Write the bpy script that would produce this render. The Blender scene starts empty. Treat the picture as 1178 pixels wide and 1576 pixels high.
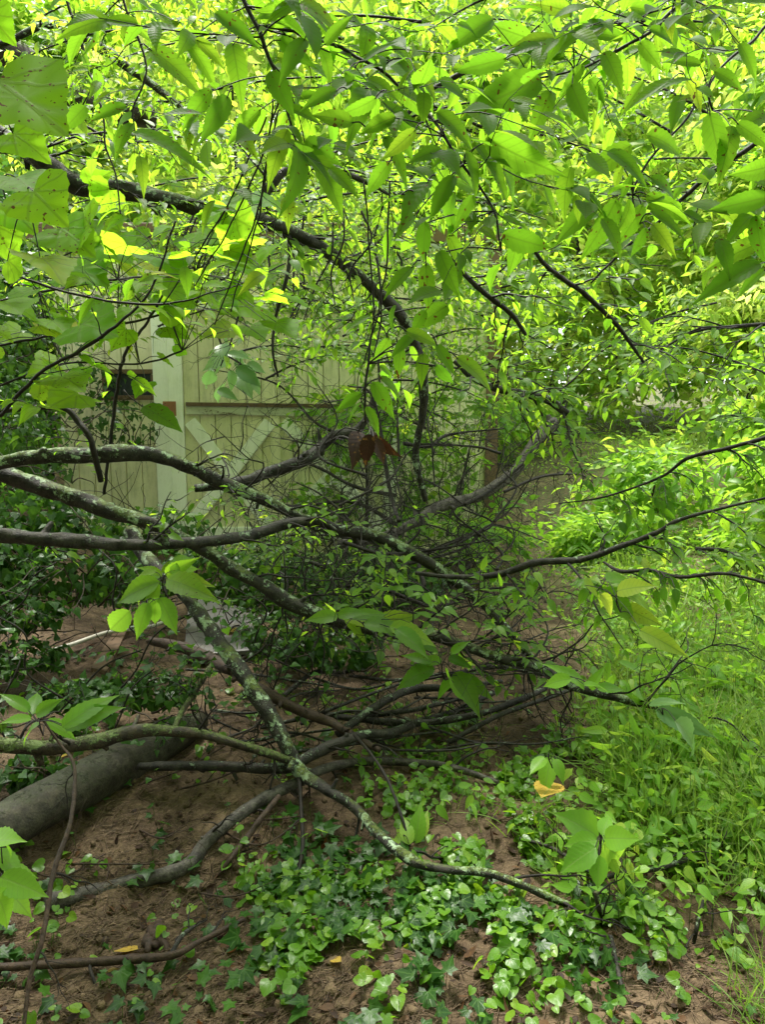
import bpy, math, random
import numpy as np
from mathutils import Vector
R = math.radians
random.seed(7); RNG = np.random.default_rng(7)

# ------------------------------------------------------------------ camera
W0, H0, F = 1178.0, 1576.0, 1138.0
PITCH = R(8.0); CH = 1.4
CAM = np.array([0, 0, CH]); FW = np.array([0, math.cos(PITCH), -math.sin(PITCH)])
UP = np.array([0, math.sin(PITCH), math.cos(PITCH)]); RT = np.array([1.0, 0, 0])
sc = bpy.context.scene
cd = bpy.data.cameras.new('camera'); cam = bpy.data.objects.new('camera', cd)
sc.collection.objects.link(cam); sc.camera = cam
cam.location = CAM; cam.rotation_euler = (R(90) - PITCH, 0, 0)
cd.sensor_fit = 'VERTICAL'; cd.sensor_height = 36; cd.lens = F / H0 * 36
cd.clip_start = 0.05; cd.clip_end = 400

# ------------------------------------------------------------------ light
SUN_EL, SUN_AZ = R(68), R(-24)          # azimuth from +Y (ahead), negative = to the left
world = bpy.data.worlds.new('World'); sc.world = world; world.use_nodes = True
nt = world.node_tree; nt.nodes.clear()
sky = nt.nodes.new('ShaderNodeTexSky'); sky.sky_type = 'NISHITA'; sky.sun_disc = False
sky.sun_elevation = SUN_EL; sky.sun_rotation = SUN_AZ
sky.dust_density = 4; sky.air_density = 1.0; sky.ozone_density = 1
mixw = nt.nodes.new('ShaderNodeMix'); mixw.data_type = 'RGBA'; mixw.inputs[0].default_value = 0.85
mixw.inputs[7].default_value = (9.5, 9.8, 9.6, 1)       # thin bright overcast
bg = nt.nodes.new('ShaderNodeBackground'); bg.inputs[1].default_value = 0.12
wo = nt.nodes.new('ShaderNodeOutputWorld')
nt.links.new(sky.outputs[0], mixw.inputs[6]); nt.links.new(mixw.outputs[2], bg.inputs[0]); nt.links.new(bg.outputs[0], wo.inputs[0])
sl = bpy.data.lights.new('sun', 'SUN'); sl.energy = 3.4; sl.angle = R(14); sl.color = (1, .96, .88)
so = bpy.data.objects.new('sun', sl); sc.collection.objects.link(so)
sd = Vector((math.sin(SUN_AZ) * math.cos(SUN_EL), math.cos(SUN_AZ) * math.cos(SUN_EL), math.sin(SUN_EL)))
so.rotation_euler = sd.to_track_quat('Z', 'Y').to_euler(); so.location = (0, 0, 20)
vs = sc.view_settings; vs.view_transform = 'Standard'; vs.look = 'None'; vs.gamma = 1; vs.exposure = 1.6
sc.cycles.use_denoising = True
sc.cycles.max_bounces = 10; sc.cycles.diffuse_bounces = 5; sc.cycles.transmission_bounces = 6; sc.cycles.glossy_bounces = 2
sc.cycles.sample_clamp_indirect = 6

# ------------------------------------------------------------------ maths helpers
def P(u, v, d): return CAM + d * (FW + (u - W0/2) / F * RT - (v - H0/2) / F * UP)
def proj(p):
    q = p - CAM; d = q @ FW
    d = np.where(d < 1e-3, 1e-3, d)
    return W0/2 + F * (q @ RT) / d, H0/2 - F * (q @ UP) / d, d
def sst(a, b, x):
    t = np.clip((x - a) / (b - a), 0, 1); return t * t * (3 - 2 * t)
_T = np.random.default_rng(3).random((256, 256))
def vn(x, y):
    x = np.asarray(x, float); y = np.asarray(y, float)
    xi = np.floor(x).astype(int); yi = np.floor(y).astype(int); fx = x - xi; fy = y - yi
    fx = fx*fx*(3-2*fx); fy = fy*fy*(3-2*fy)
    g = lambda a, b: _T[a & 255, b & 255]
    return (g(xi, yi)*(1-fx) + g(xi+1, yi)*fx)*(1-fy) + (g(xi, yi+1)*(1-fx) + g(xi+1, yi+1)*fx)*fy
def gbase(x, y):
    z = 0.5 * sst(7.2, 9.0, y) * sst(0.9, 1.5, x + 0.0*y)
    z = z + 0.05 * sst(1.2, 3.5, x) * np.clip(y - 2, 0, 6)
    z = z + 0.30 * sst(-1.2, -3.2, x) * sst(2.5, 5, y)
    z = z + 0.05 * np.clip(y - 14, 0, 60)
    z = z - 0.10 * sst(0.3, -0.6, x) * sst(3.0, 2.0, y)
    return z
def gz(x, y):
    f = np.exp(-np.maximum(np.asarray(y, float) - 5, 0) / 4)
    z = gbase(x, y) + 0.09 * (vn(x*1.1, y*1.1) - .5)
    return z + f * (0.05*(vn(x*4.3+7, y*4.3) - .5) + 0.032*(vn(x*12, y*12+5) - .5) + 0.018*(vn(x*29+3, y*29) - .5) + 0.005*(vn(x*61+3, y*61) - .5))
def G(u, v, lift=0.0):
    d = FW + (u - W0/2)/F*RT - (v - H0/2)/F*UP
    lo, hi = 0.5, 60.0
    t = np.linspace(0.6, 60, 1500); p = CAM + t[:, None]*d
    below = p[:, 2] < gz(p[:, 0], p[:, 1]) + lift
    i = int(np.argmax(below)) if below.any() else len(t) - 1
    return p[i]
def nrm(v):
    v = np.asarray(v, float); return v / (np.linalg.norm(v, axis=-1, keepdims=True) + 1e-12)

# ------------------------------------------------------------------ mesh accumulator
class Acc:
    def __init__(s): s.v = []; s.lv = []; s.ls = []; s.a = []; s.n = 0; s.mi = []
    def add(s, v, faces, attr=None, mat=0):
        """faces: list of index arrays, each (m,k)"""
        v = np.asarray(v, float)
        s.v.append(v); s.a.append(np.zeros((len(v), 3)) if attr is None else attr)
        for f in faces:
            f = np.asarray(f)
            if len(f) == 0: continue
            s.lv.append((f + s.n).ravel()); s.ls.append(np.full(len(f), f.shape[1])); s.mi.append(np.full(len(f), mat))
        s.n += len(v)
    def build(s, name, mats, parent=None, smooth=True, loc=None):
        if not s.v: return None
        V = np.concatenate(s.v); off = np.zeros(3)
        if parent is not None: off = np.array(world_loc(parent))
        elif loc is not None: off = np.asarray(loc, float)
        V = V - off
        L = np.concatenate(s.lv); T = np.concatenate(s.ls); A = np.concatenate(s.a)
        me = bpy.data.meshes.new(name)
        me.vertices.add(len(V)); me.vertices.foreach_set('co', V.astype(np.float32).ravel())
        me.loops.add(len(L)); me.loops.foreach_set('vertex_index', L.astype(np.int32))
        me.polygons.add(len(T)); st = np.concatenate([[0], np.cumsum(T)[:-1]])
        me.polygons.foreach_set('loop_start', st.astype(np.int32))
        me.polygons.foreach_set('use_smooth', np.full(len(T), smooth))
        at = me.attributes.new('lf', 'FLOAT_VECTOR', 'POINT'); at.data.foreach_set('vector', A.astype(np.float32).ravel())
        if not isinstance(mats, (list, tuple)): mats = [mats]
        for m in mats: me.materials.append(m)
        if len(mats) > 1: me.polygons.foreach_set('material_index', np.concatenate(s.mi).astype(np.int32))
        me.update(calc_edges=True)
        o = bpy.data.objects.new(name, me); sc.collection.objects.link(o)
        if parent is not None: o.parent = parent
        elif loc is not None: o.location = loc
        return o
def world_loc(o):
    l = np.array(o.location)
    while o.parent: o = o.parent; l = l + np.array(o.location)
    return l
def thing(name, label, cat, loc, group=None):
    o = bpy.data.objects.new(name, None); sc.collection.objects.link(o)
    o.empty_display_size = .1; o.location = [float(x) for x in loc]
    o['label'] = label; o['category'] = cat
    if group: o['group'] = group
    return o
def tag(o, label, cat=None, group=None, kind=None):
    o['label'] = label
    if cat: o['category'] = cat
    if group: o['group'] = group
    if kind: o['kind'] = kind
    return o

# ------------------------------------------------------------------ tubes
def smooth_path(pts, rad, step):
    pts = np.asarray(pts, float); rad = np.asarray(rad, float)
    if len(pts) < 3:
        n = max(2, int(np.linalg.norm(pts[-1]-pts[0])/step)); t = np.linspace(0, 1, n+1)
        return pts[0] + t[:, None]*(pts[-1]-pts[0]), np.interp(t, [0, 1], rad[[0, -1]])
    Pp = np.vstack([2*pts[0]-pts[1], pts, 2*pts[-1]-pts[-2]]); out = []; ro = []
    for i in range(1, len(Pp)-2):
        p0, p1, p2, p3 = Pp[i-1:i+3]; n = max(2, int(np.linalg.norm(p2-p1)/step))
        t = np.arange(n)[:, None]/n
        out.append(.5*((2*p1)+(-p0+p2)*t+(2*p0-5*p1+4*p2-p3)*t**2+(-p0+3*p1-3*p2+p3)*t**3))
        ro.append(rad[i-1]+(rad[i]-rad[i-1])*t[:, 0])
    out.append(pts[-1:]); ro.append(rad[-1:])
    return np.vstack(out), np.concatenate(ro)
def tube(acc, pts, rad, k=8, step=None, rough=0.0, wig=0.0, cap=True, mat=0):
    pts = np.asarray(pts, float); rad = np.broadcast_to(np.asarray(rad, float), (len(pts),))
    if step is None: step = max(np.mean(rad)*2.0, 0.004)
    p, r = smooth_path(pts, rad, step); n = len(p)
    if wig:
        s = np.arange(n)
        for c in range(3):
            p[:, c] += wig*(vn(s*.35+RNG.random()*99, np.full(n, RNG.random()*99))-.5)*np.minimum(1, np.minimum(s, n-1-s)/2)
    t = nrm(np.gradient(p, axis=0)); a = np.array([0, 0, 1.0]) if abs(t[0][2]) < .9 else np.array([1.0, 0, 0])
    u = np.zeros_like(p); u[0] = nrm(np.cross(t[0], a))
    for i in range(1, n):
        w = u[i-1] - t[i]*np.dot(u[i-1], t[i]); u[i] = w/(np.linalg.norm(w)+1e-9)
    w = np.cross(t, u); th = np.arange(k)*2*math.pi/k
    rr = r[:, None]*np.ones((1, k))
    if rough:
        sd1 = RNG.random()*99; I = np.arange(n)[:, None]; K = np.arange(k)[None]
        cx, cy = np.cos(th)[None], np.sin(th)[None]
        rr = rr*(1+rough*2*(vn(I*.45+cx*1.3+sd1, cy*1.3+sd1+I*.1)-.5)+rough*1.2*(vn(I*.12+sd1*2, I*0+sd1)-.5))
    V = p[:, None]+rr[..., None]*(np.cos(th)[None, :, None]*u[:, None]+np.sin(th)[None, :, None]*w[:, None])
    at = np.zeros((n, k, 3)); at[..., 0] = np.arange(n)[:, None]/n; at[..., 2] = RNG.random()
    i, j = np.meshgrid(np.arange(n-1), np.arange(k), indexing='ij'); j2 = (j+1) % k
    q = np.stack([i*k+j, i*k+j2, (i+1)*k+j2, (i+1)*k+j], -1).reshape(-1, 4)
    fs = [q]
    acc.add(V.reshape(-1, 3), fs, at.reshape(-1, 3), mat)
    if cap:
        acc.lv.append(np.arange(k)[::-1]+acc.n-n*k); acc.ls.append(np.array([k])); acc.mi.append(np.array([mat]))
        acc.lv.append(np.arange(k)+acc.n-k); acc.ls.append(np.array([k])); acc.mi.append(np.array([mat]))
    return p

def box(acc, c, sx, sy, sz, ax=(1,0,0), ay=(0,1,0), bev=.004, mat=0, rnd=0):
    ax = nrm(ax); ay = nrm(np.asarray(ay) - ax*np.dot(ax, ay)); az = np.cross(ax, ay); c = np.asarray(c, float)
    V = []; 
    for z, s in ((-1, 1), (-1, 0), (1, 0), (1, 1)):
        pass
    # chamfered box: 3 rings per axis pair
    h = np.array([sx, sy, sz])/2; b = min(bev, h.min()*.5)
    rings = [(-h[2], b), (-h[2]+b, 0), (h[2]-b, 0), (h[2], b)]
    for z, ins in rings:
        x, y = h[0]-ins, h[1]-ins
        for px, py in ((-x, -y), (x, -y), (x, y), (-x, y)): V.append(c+px*ax+py*ay+z*az)
    f = []
    for r in range(3):
        for j in range(4): f.append([r*4+j, r*4+(j+1) % 4, r*4+4+(j+1) % 4, r*4+4+j])
    f += [[3, 2, 1, 0], [12, 13, 14, 15]]
    at = np.zeros((16, 3)); at[:, 2] = rnd
    acc.add(V, [f], at, mat)

# ------------------------------------------------------------------ leaf templates (local: +Y length 1, X across, Z normal)
def tmpl_blade(wf, rows, fold=.18, curve=.22, teeth=0.0, mids=False, wave=0.0):
    V = []; U = []; cols = 5 if mids else 3
    for i in range(rows+1):
        y = i/rows; w = wf(y); tz = -curve*y*y
        if teeth and 0 < i < rows: w = w*(1+(teeth if i % 2 else -teeth))
        for c in range(cols):
            f = -1+2*c/(cols-1)
            x = f*w; yy = y + (abs(f)*teeth*.12 if teeth else 0)
            V.append((x, yy if 0 < i < rows else y, tz+fold*abs(x)+wave*math.sin(y*9+c)*abs(f)*w)); U.append((y, x/0.3))
    Fq = []
    for i in range(rows):
        for c in range(cols-1): a = i*cols+c; Fq.append((a, a+1, a+cols+1, a+cols))
    return np.array(V), [np.array(Fq)], np.array(U)
def w_elm(y):      # ovate with long pointed tip
    return (.205*max(0, math.sin(math.pi*y**.70))**(.62+.95*y)+.008) if 0 < y < 1 else .004
def w_wide(y): return ((.27*max(0, math.sin(math.pi*y**.78))**(.60+.75*y))+.008) if 0 < y < 1 else .003
def w_lance(y): return (0.15*(math.sin(math.pi*min(1, y**.75))**.9)+.008) if 0 < y < 1 else .003
T_ELM_HI = tmpl_blade(w_elm, 18, .25, .28, .055, True, .03)
w_elm2 = lambda y: w_elm(y)*1.05
T_ELM_MD = tmpl_blade(w_elm2, 7, .22, .24)
T_ELM_LO = tmpl_blade(w_elm2, 5, .22, .24)
T_LAN = tmpl_blade(w_lance, 7, .25, .35)
T_WIDE = tmpl_blade(w_wide, 12, .2, .25, .04, True, .05)
def tmpl_outline(pts, fold=.12, curve=.15, sub=True, wob=.03):
    """pts: half outline (x>=0) from base to tip, fan from a point up the midrib through an inner ring"""
    half = np.array(pts); other = half[1:-1][::-1]*[-1, 1]
    out = np.vstack([half, other]); n = len(out); c = np.array([0, .38])
    inner = c+(out-c)*.55
    V2 = np.vstack([[c], inner, out])
    z = fold*np.abs(V2[:, 0])-curve*V2[:, 1]**2 + wob*np.sin(V2[:, 0]*14)*np.cos(V2[:, 1]*11)
    V = np.column_stack([V2, z]); tri = [(0, 1+i, 1+(i+1) % n) for i in range(n)]
    q = [(1+i, 1+n+i, 1+n+(i+1) % n, 1+(i+1) % n) for i in range(n)]
    return V, [np.array(tri)[:, ::-1], np.array(q)[:, ::-1]], np.column_stack([V2[:, 1], V2[:, 0]])
T_IVY = tmpl_outline([(0, .03), (.16, -.08), (.34, -.06), (.27, .14), (.52, .40), (.26, .47), (.17, .62), (0, 1)], .10, .12)
T_IVY3 = tmpl_outline([(0, .05), (.18, -.05), (.38, .05), (.44, .22), (.28, .45), (.14, .70), (0, 1)], .10, .12)
T_VIO = tmpl_outline([(0, .10), (.14, -.02), (.34, .0), (.48, .18), (.47, .42), (.34, .66), (.14, .86), (0, .93)], .22, .12)
def grape_pts():
    base = [(0, .06), (.16, -.10), (.36, -.12), (.52, .02), (.55, .20), (.48, .38), (.36, .54), (.21, .72), (.08, .89), (0, 1.0)]
    out = []
    for i in range(len(base)-1):
        a, b = np.array(base[i]), np.array(base[i+1]); out.append(a)
        if 0 < i:
            d = b-a; nn = np.array([d[1], -d[0]])*.10
            out.append(a+.33*d+nn*.9); out.append(a+.62*d-nn*.2)
    out.append(np.array(base[-1])); return out
T_GRAPE = tmpl_outline(grape_pts(), .12, .18, wob=.03)
def tmpl_grass(rows=5):
    return tmpl_blade(lambda y: .022*(1-y)**.6+.002, rows, .5, .0)
T_GRASS = tmpl_grass()

def leaves(acc, T, O, D, N, S, rnd=None, wid=None, curl=None, mat=0):
    """vectorised leaf placement; O,D,N (m,3), S (m,)"""
    O = np.atleast_2d(O); m = len(O)
    if m == 0: return
    D = nrm(np.broadcast_to(D, (m, 3))); N = np.broadcast_to(N, (m, 3)); N = nrm(N-D*np.sum(D*N, -1, keepdims=True)); X = np.cross(D, N)
    S = np.broadcast_to(S, (m,)); V, Fs, U = T
    rnd = RNG.random(m) if rnd is None else np.broadcast_to(rnd, (m,))
    wid = RNG.uniform(.8, 1.15, m) if wid is None else np.broadcast_to(wid, (m,))
    curl = RNG.normal(0.03, .2, m) if curl is None else np.broadcast_to(curl, (m,))
    x = V[None, :, 0]*wid[:, None]; y = np.broadcast_to(V[None, :, 1], x.shape); z = V[None, :, 2]-curl[:, None]*V[None, :, 1]**2+curl[:, None]*.6*x*V[None, :, 1]
    Wd = O[:, None]+S[:, None, None]*(x[..., None]*X[:, None]+y[..., None]*D[:, None]+z[..., None]*N[:, None])
    nv = len(V); at = np.empty((m, nv, 3)); at[..., 0] = U[None, :, 0]; at[..., 1] = U[None, :, 1]; at[..., 2] = rnd[:, None]
    fs = [(f[None]+(np.arange(m)*nv)[:, None, None]).reshape(-1, f.shape[1]) for f in Fs]
    acc.add(Wd.reshape(-1, 3), fs, at.reshape(-1, 3), mat)

# ------------------------------------------------------------------ materials
def nodes(name):
    m = bpy.data.materials.new(name); m.use_nodes = True; t = m.node_tree; t.nodes.clear(); return m, t
class NB:
    def __init__(s, t): s.t = t
    def n(s, typ, **kw):
        o = s.t.nodes.new(typ)
        for k, v in kw.items(): setattr(o, k, v)
        return o
    def set(s, sock, v):
        if hasattr(v, 'is_linked') or isinstance(v, bpy.types.NodeSocket): s.t.links.new(v, sock)
        else: sock.default_value = v
    def math(s, op, a, b=0.0, c=None, clamp=False):
        o = s.n('ShaderNodeMath', operation=op, use_clamp=clamp); s.set(o.inputs[0], a); s.set(o.inputs[1], b)
        if c is not None: s.set(o.inputs[2], c)
        return o.outputs[0]
    def mix(s, f, a, b, blend='MIX'):
        o = s.n('ShaderNodeMix', data_type='RGBA', blend_type=blend); s.set(o.inputs[0], f)
        s.set(o.inputs[6], a if not isinstance(a, tuple) else (*a, 1)); s.set(o.inputs[7], b if not isinstance(b, tuple) else (*b, 1)); return o.outputs[2]
    def noise(s, vec, scale, detail=4, rough=.6, dist=0):
        o = s.n('ShaderNodeTexNoise'); s.t.links.new(vec, o.inputs['Vector']); o.inputs['Scale'].default_value = scale
        o.inputs['Detail'].default_value = detail; o.inputs['Roughness'].default_value = rough; o.inputs['Distortion'].default_value = dist; return o.outputs[0]
    def ramp(s, f, stops):
        o = s.n('ShaderNodeValToRGB'); e = o.color_ramp.elements
        while len(e) < len(stops): e.new(.5)
        for q, (p, c) in zip(e, stops): q.position = p; q.color = (*c, 1) if len(c) == 3 else c
        s.set(o.inputs[0], f); return o.outputs[0]
    def step(s, f, lo, hi):
        o = s.n('ShaderNodeMapRange', interpolation_type='SMOOTHSTEP'); s.set(o.inputs[0], f); o.inputs[1].default_value = lo; o.inputs[2].default_value = hi; return o.outputs[0]
    def bump(s, h, strength, dist):
        o = s.n('ShaderNodeBump'); s.set(o.inputs['Height'], h); o.inputs['Strength'].default_value = strength; o.inputs['Distance'].default_value = dist; return o.outputs[0]
    def out(s, sh): o = s.n('ShaderNodeOutputMaterial'); s.t.links.new(sh, o.inputs[0])
    def princ(s, col, rough, bump=None, spec=.5):
        o = s.n('ShaderNodeBsdfPrincipled'); s.set(o.inputs['Base Color'], col if not isinstance(col, tuple) else (*col, 1)); s.set(o.inputs['Roughness'], rough)
        o.inputs['Specular IOR Level'].default_value = spec
        if bump is not None: s.t.links.new(bump, o.inputs['Normal'])
        return o.outputs[0]
def mat_leaf(name, stops, tstops, tf=.5, rough=.38, vein='pin', vcol=None, spots=.0, spec=.22, vamt=.3):
    m, t = nodes(name); b = NB(t)
    a = b.n('ShaderNodeAttribute', attribute_name='lf'); sp = b.n('ShaderNodeSeparateXYZ'); t.links.new(a.outputs['Vector'], sp.inputs[0])
    u, v, r = sp.outputs; av = b.math('ABSOLUTE', v)
    geo = b.n('ShaderNodeNewGeometry')
    if vein == 'pin':
        mid = b.step(av, .07, .02); ph = b.math('FRACT', b.math('MULTIPLY', b.math('SUBTRACT', u, b.math('MULTIPLY', av, .22)), 9.0))
        side = b.step(b.math('ABSOLUTE', b.math('SUBTRACT', ph, .5)), .10, .02)
        vv = b.math('MAXIMUM', mid, b.math('MULTIPLY', side, .6))
        hb = b.math('SUBTRACT', b.math('ABSOLUTE', b.math('SUBTRACT', ph, .5)), b.math('MULTIPLY', mid, .3))
    else:
        dd = [av]
        for ang in ((38, 75) if vein == 'palm' else (30, 62, 100)):
            c, s_ = math.cos(R(ang)), math.sin(R(ang))
            dd.append(b.math('ABSOLUTE', b.math('SUBTRACT', b.math('MULTIPLY', av, c), b.math('MULTIPLY', b.math('SUBTRACT', u, .04), s_))))
        mn = dd[0]
        for q in dd[1:]: mn = b.math('MINIMUM', mn, q)
        vv = b.step(mn, .035, .008); hb = b.math('MULTIPLY', vv, -1.0)
    # random hue per leaf plus a soft mottling
    mo = b.noise(geo.outputs['Position'], 45, 2)
    rr = b.math('ADD', r, b.math('MULTIPLY', b.math('SUBTRACT', mo, .5), .25), clamp=True)
    col = b.ramp(rr, stops); tcol = b.ramp(rr, tstops)
    vc = vcol or (.25, .36, .10)
    col = b.mix(b.math('MULTIPLY', vv, vamt), col, vc)
    tcol = b.mix(b.math('MULTIPLY', vv, .62), tcol, tuple(x*.45 for x in tstops[1][1]))
    if spots:
        sn = b.noise(geo.outputs['Position'], 130, 1, .5)
        sf = b.math('MULTIPLY', b.step(sn, .74-.1*spots, .78-.1*spots), b.step(b.math('FRACT', b.math('MULTIPLY', r, 13.7)), .45, .55))
        col = b.mix(sf, col, (.14, .07, .02)); tcol = b.mix(sf, tcol, (.10, .05, .01))
    bp = b.bump(hb, .25, .002)
    pr = b.princ(col, rough, bp, spec); tr = b.n('ShaderNodeBsdfTranslucent'); t.links.new(tcol, tr.inputs[0])
    mx = b.n('ShaderNodeMixShader'); mx.inputs[0].default_value = tf
    t.links.new(pr, mx.inputs[1]); t.links.new(tr.outputs[0], mx.inputs[2]); b.out(mx.outputs[0]); return m
def mat_bark(name, dark, light, lichen=None, lthr=.58, scale=1.0, moss=None, rough=.75, wet=.3):
    m, t = nodes(name); b = NB(t); geo = b.n('ShaderNodeNewGeometry'); pos = geo.outputs['Position']
    n1 = b.noise(pos, 30*scale, 5, .7); n2 = b.noise(pos, 140*scale, 4, .6); n3 = b.noise(pos, 7*scale, 3)
    f = b.math('ADD', b.math('MULTIPLY', n1, .7), b.math('MULTIPLY', n2, .3))
    col = b.mix(b.step(f, .38, .66), dark, light)
    nz = b.n('ShaderNodeSeparateXYZ'); t.links.new(geo.outputs['Normal'], nz.inputs[0])
    h = f
    if lichen:
        l1 = b.math('ADD', b.math('MULTIPLY', b.noise(pos, 26*scale, 7, .78), .75), b.math('ADD', b.math('MULTIPLY', n3, .35), b.math('MULTIPLY', nz.outputs[2], .05)))
        lf = b.step(l1, lthr, lthr+.035)
        lc = b.mix(b.step(n2, .35, .7), tuple(x*.55 for x in lichen), lichen)
        col = b.mix(lf, col, lc); h = b.math('ADD', f, b.math('MULTIPLY', lf, .5))
    if moss:
        mf = b.step(b.math('ADD', b.math('MULTIPLY', n3, .8), b.math('MULTIPLY', nz.outputs[2], .22)), .50, .62)
        col = b.mix(b.math('MULTIPLY', mf, b.step(n2, .3, .6)), col, moss)
    b.out(b.princ(col, b.math('ADD', rough-wet, b.math('MULTIPLY', n1, wet*1.3)), b.bump(h, 1.0, .008/scale), .25)); return m
G0 = lambda *a: list(a)
M = {}
# spray leaves of the big tree, foreground: mid green, glow when back-lit
M['near'] = mat_leaf('near_leaf', G0((0, (.03, .075, .010)), (.55, (.05, .115, .014)), (1, (.09, .16, .02))),
                     G0((0, (.14, .34, .014)), (.5, (.22, .46, .018)), (1, (.42, .58, .03))), .68, .48, spots=.6, spec=.10)
M['mid'] = mat_leaf('canopy_leaf', G0((0, (.04, .10, .012)), (.6, (.08, .17, .02)), (1, (.16, .23, .03))),
                    G0((0, (.24, .53, .025)), (.6, (.40, .68, .035)), (1, (.64, .75, .06))), .6, .42, spots=.4)
M['lime'] = mat_leaf('lime_leaf', G0((0, (.06, .16, .008)), (.7, (.11, .22, .01)), (1, (.26, .27, .01))),
                    G0((0, (.30, .62, .02)), (.7, (.42, .72, .03)), (1, (.66, .72, .05))), .72, .55, vein='palm', spots=.7, spec=.1)
M['far'] = mat_leaf('far_leaf', G0((0, (.04, .13, .012)), (.5, (.12, .24, .02)), (1, (.30, .36, .06))),
                    G0((0, (.26, .54, .03)), (.5, (.46, .71, .06)), (1, (.78, .84, .22))), .58, .45)
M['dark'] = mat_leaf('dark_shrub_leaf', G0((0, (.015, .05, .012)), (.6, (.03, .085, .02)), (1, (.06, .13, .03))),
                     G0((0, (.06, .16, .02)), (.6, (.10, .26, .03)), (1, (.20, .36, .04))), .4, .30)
M['pale'] = mat_leaf('pale_leaf', G0((0, (.07, .15, .05)), (.5, (.11, .20, .07)), (1, (.17, .27, .10))),
                     G0((0, (.18, .36, .08)), (.5, (.22, .42, .10)), (1, (.30, .46, .14))), .4, .30)
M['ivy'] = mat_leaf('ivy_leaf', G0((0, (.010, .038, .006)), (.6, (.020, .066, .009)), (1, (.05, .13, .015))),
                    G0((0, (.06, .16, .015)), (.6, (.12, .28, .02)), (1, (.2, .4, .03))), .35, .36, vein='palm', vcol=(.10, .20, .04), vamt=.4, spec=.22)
M['violet'] = mat_leaf('violet_leaf', G0((0, (.04, .11, .008)), (.6, (.08, .19, .012)), (1, (.16, .27, .02))),
                       G0((0, (.18, .42, .01)), (.6, (.28, .54, .015)), (1, (.44, .62, .03))), .42, .34, vein='fan', vamt=.2, spots=.2, spec=.35)
M['lawn'] = mat_leaf('lawn_weed_leaf', G0((0, (.07, .17, .018)), (.6, (.13, .28, .028)), (1, (.24, .35, .05))),
                     G0((0, (.25, .53, .03)), (.6, (.37, .65, .045)), (1, (.58, .71, .08))), .5, .38)
M['grass'] = mat_leaf('grass_blade', G0((0, (.06, .13, .02)), (.7, (.14, .23, .04)), (1, (.34, .30, .14))),
                      G0((0, (.25, .52, .03)), (.7, (.42, .66, .06)), (1, (.62, .60, .24))), .5, .42)
M['yellow'] = mat_leaf('yellow_leaf', G0((0, (.34, .20, .03)), (.5, (.42, .28, .05)), (1, (.40, .32, .12))),
                       G0((0, (.5, .3, .03)), (.5, (.6, .36, .04)), (1, (.5, .4, .1))), .3, .5, spots=1.0)
M['brown'] = mat_leaf('dead_leaf', G0((0, (.020, .011, .006)), (.5, (.032, .017, .009)), (1, (.12, .065, .03))),
                      G0((0, (.02, .007, .003)), (.5, (.035, .012, .004)), (1, (.16, .05, .012))), .35, .6, vcol=(.10, .05, .02), spots=1.0)
M['bark'] = mat_bark('wet_bark', (.008, .007, .006), (.045, .040, .032), (.22, .29, .19), .64, 1.0)
M['bark_lichen'] = mat_bark('lichened_bark', (.008, .007, .006), (.045, .040, .032), (.36, .48, .31), .585, 1.0, moss=(.07, .10, .012))
M['bark_moss'] = mat_bark('mossy_bark', (.014, .011, .007), (.055, .042, .025), (.16, .22, .08), .60, 1.0, moss=(.07, .10, .02))
M['bark_grey'] = mat_bark('grey_bark', (.022, .019, .016), (.10, .09, .075), (.28, .31, .24), .70, 1.2)
M['bark_log'] = mat_bark('smooth_log_bark', (.018, .016, .010), (.058, .052, .034), (.11, .12, .075), .64, 1.0, moss=(.026, .032, .011), wet=.35)
M['bark_red'] = mat_bark('brown_bark', (.020, .012, .008), (.060, .037, .024), None, .7, 1.5)
M['twig'] = mat_bark('dark_twig', (.006, .005, .004), (.026, .020, .015), (.16, .19, .13), .74, 2.0)
M['stem_green'] = mat_bark('green_stem', (.05, .08, .02), (.10, .15, .03), None, .7, 2.0)
M['tan'] = mat_bark('dry_twig', (.13, .085, .045), (.26, .18, .10), None, .7, 2.0)
M['ivy_stem'] = mat_bark('ivy_stem', (.02, .015, .01), (.07, .05, .035), None, .7, 2.0)

def mat_soil():
    m, t = nodes('soil'); b = NB(t); geo = b.n('ShaderNodeNewGeometry'); pos = geo.outputs['Position']
    n1 = b.noise(pos, 2.2, 5, .6); n2 = b.noise(pos, 22, 6, .7); n3 = b.noise(pos, 160, 4, .7); n4 = b.noise(pos, 60, 3, .6)
    col = b.ramp(b.math('ADD', b.math('MULTIPLY', n1, .55), b.math('MULTIPLY', n2, .45)), [(.30, (.022, .015, .009)), (.45, (.064, .043, .025)), (.66, (.20, .142, .085))])
    col = b.mix(b.step(n3, .60, .70), col, (.26, .17, .11)); col = b.mix(b.math('MULTIPLY', b.step(n3, .40, .30), .5), col, (.03, .018, .012))
    # mossy, weedy tint away from the bare bank
    sp = b.n('ShaderNodeSeparateXYZ'); t.links.new(pos, sp.inputs[0])
    gm = b.math('MULTIPLY', b.step(b.math('ADD', sp.outputs[0], b.math('MULTIPLY', b.math('SUBTRACT', n1, .5), 1.6)), .9, 1.7), b.step(n4, .35, .6))
    col = b.mix(b.math('MULTIPLY', gm, .8), col, (.055, .085, .02))
    h = b.math('ADD', b.math('MULTIPLY', n2, .7), b.math('ADD', b.math('MULTIPLY', n3, .22), b.math('MULTIPLY', n4, .35)))
    b.out(b.princ(col, b.math('ADD', .55, b.math('MULTIPLY', n2, .4)), b.bump(h, 1.0, .022), .15)); return m
M['soil'] = mat_soil()
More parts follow.
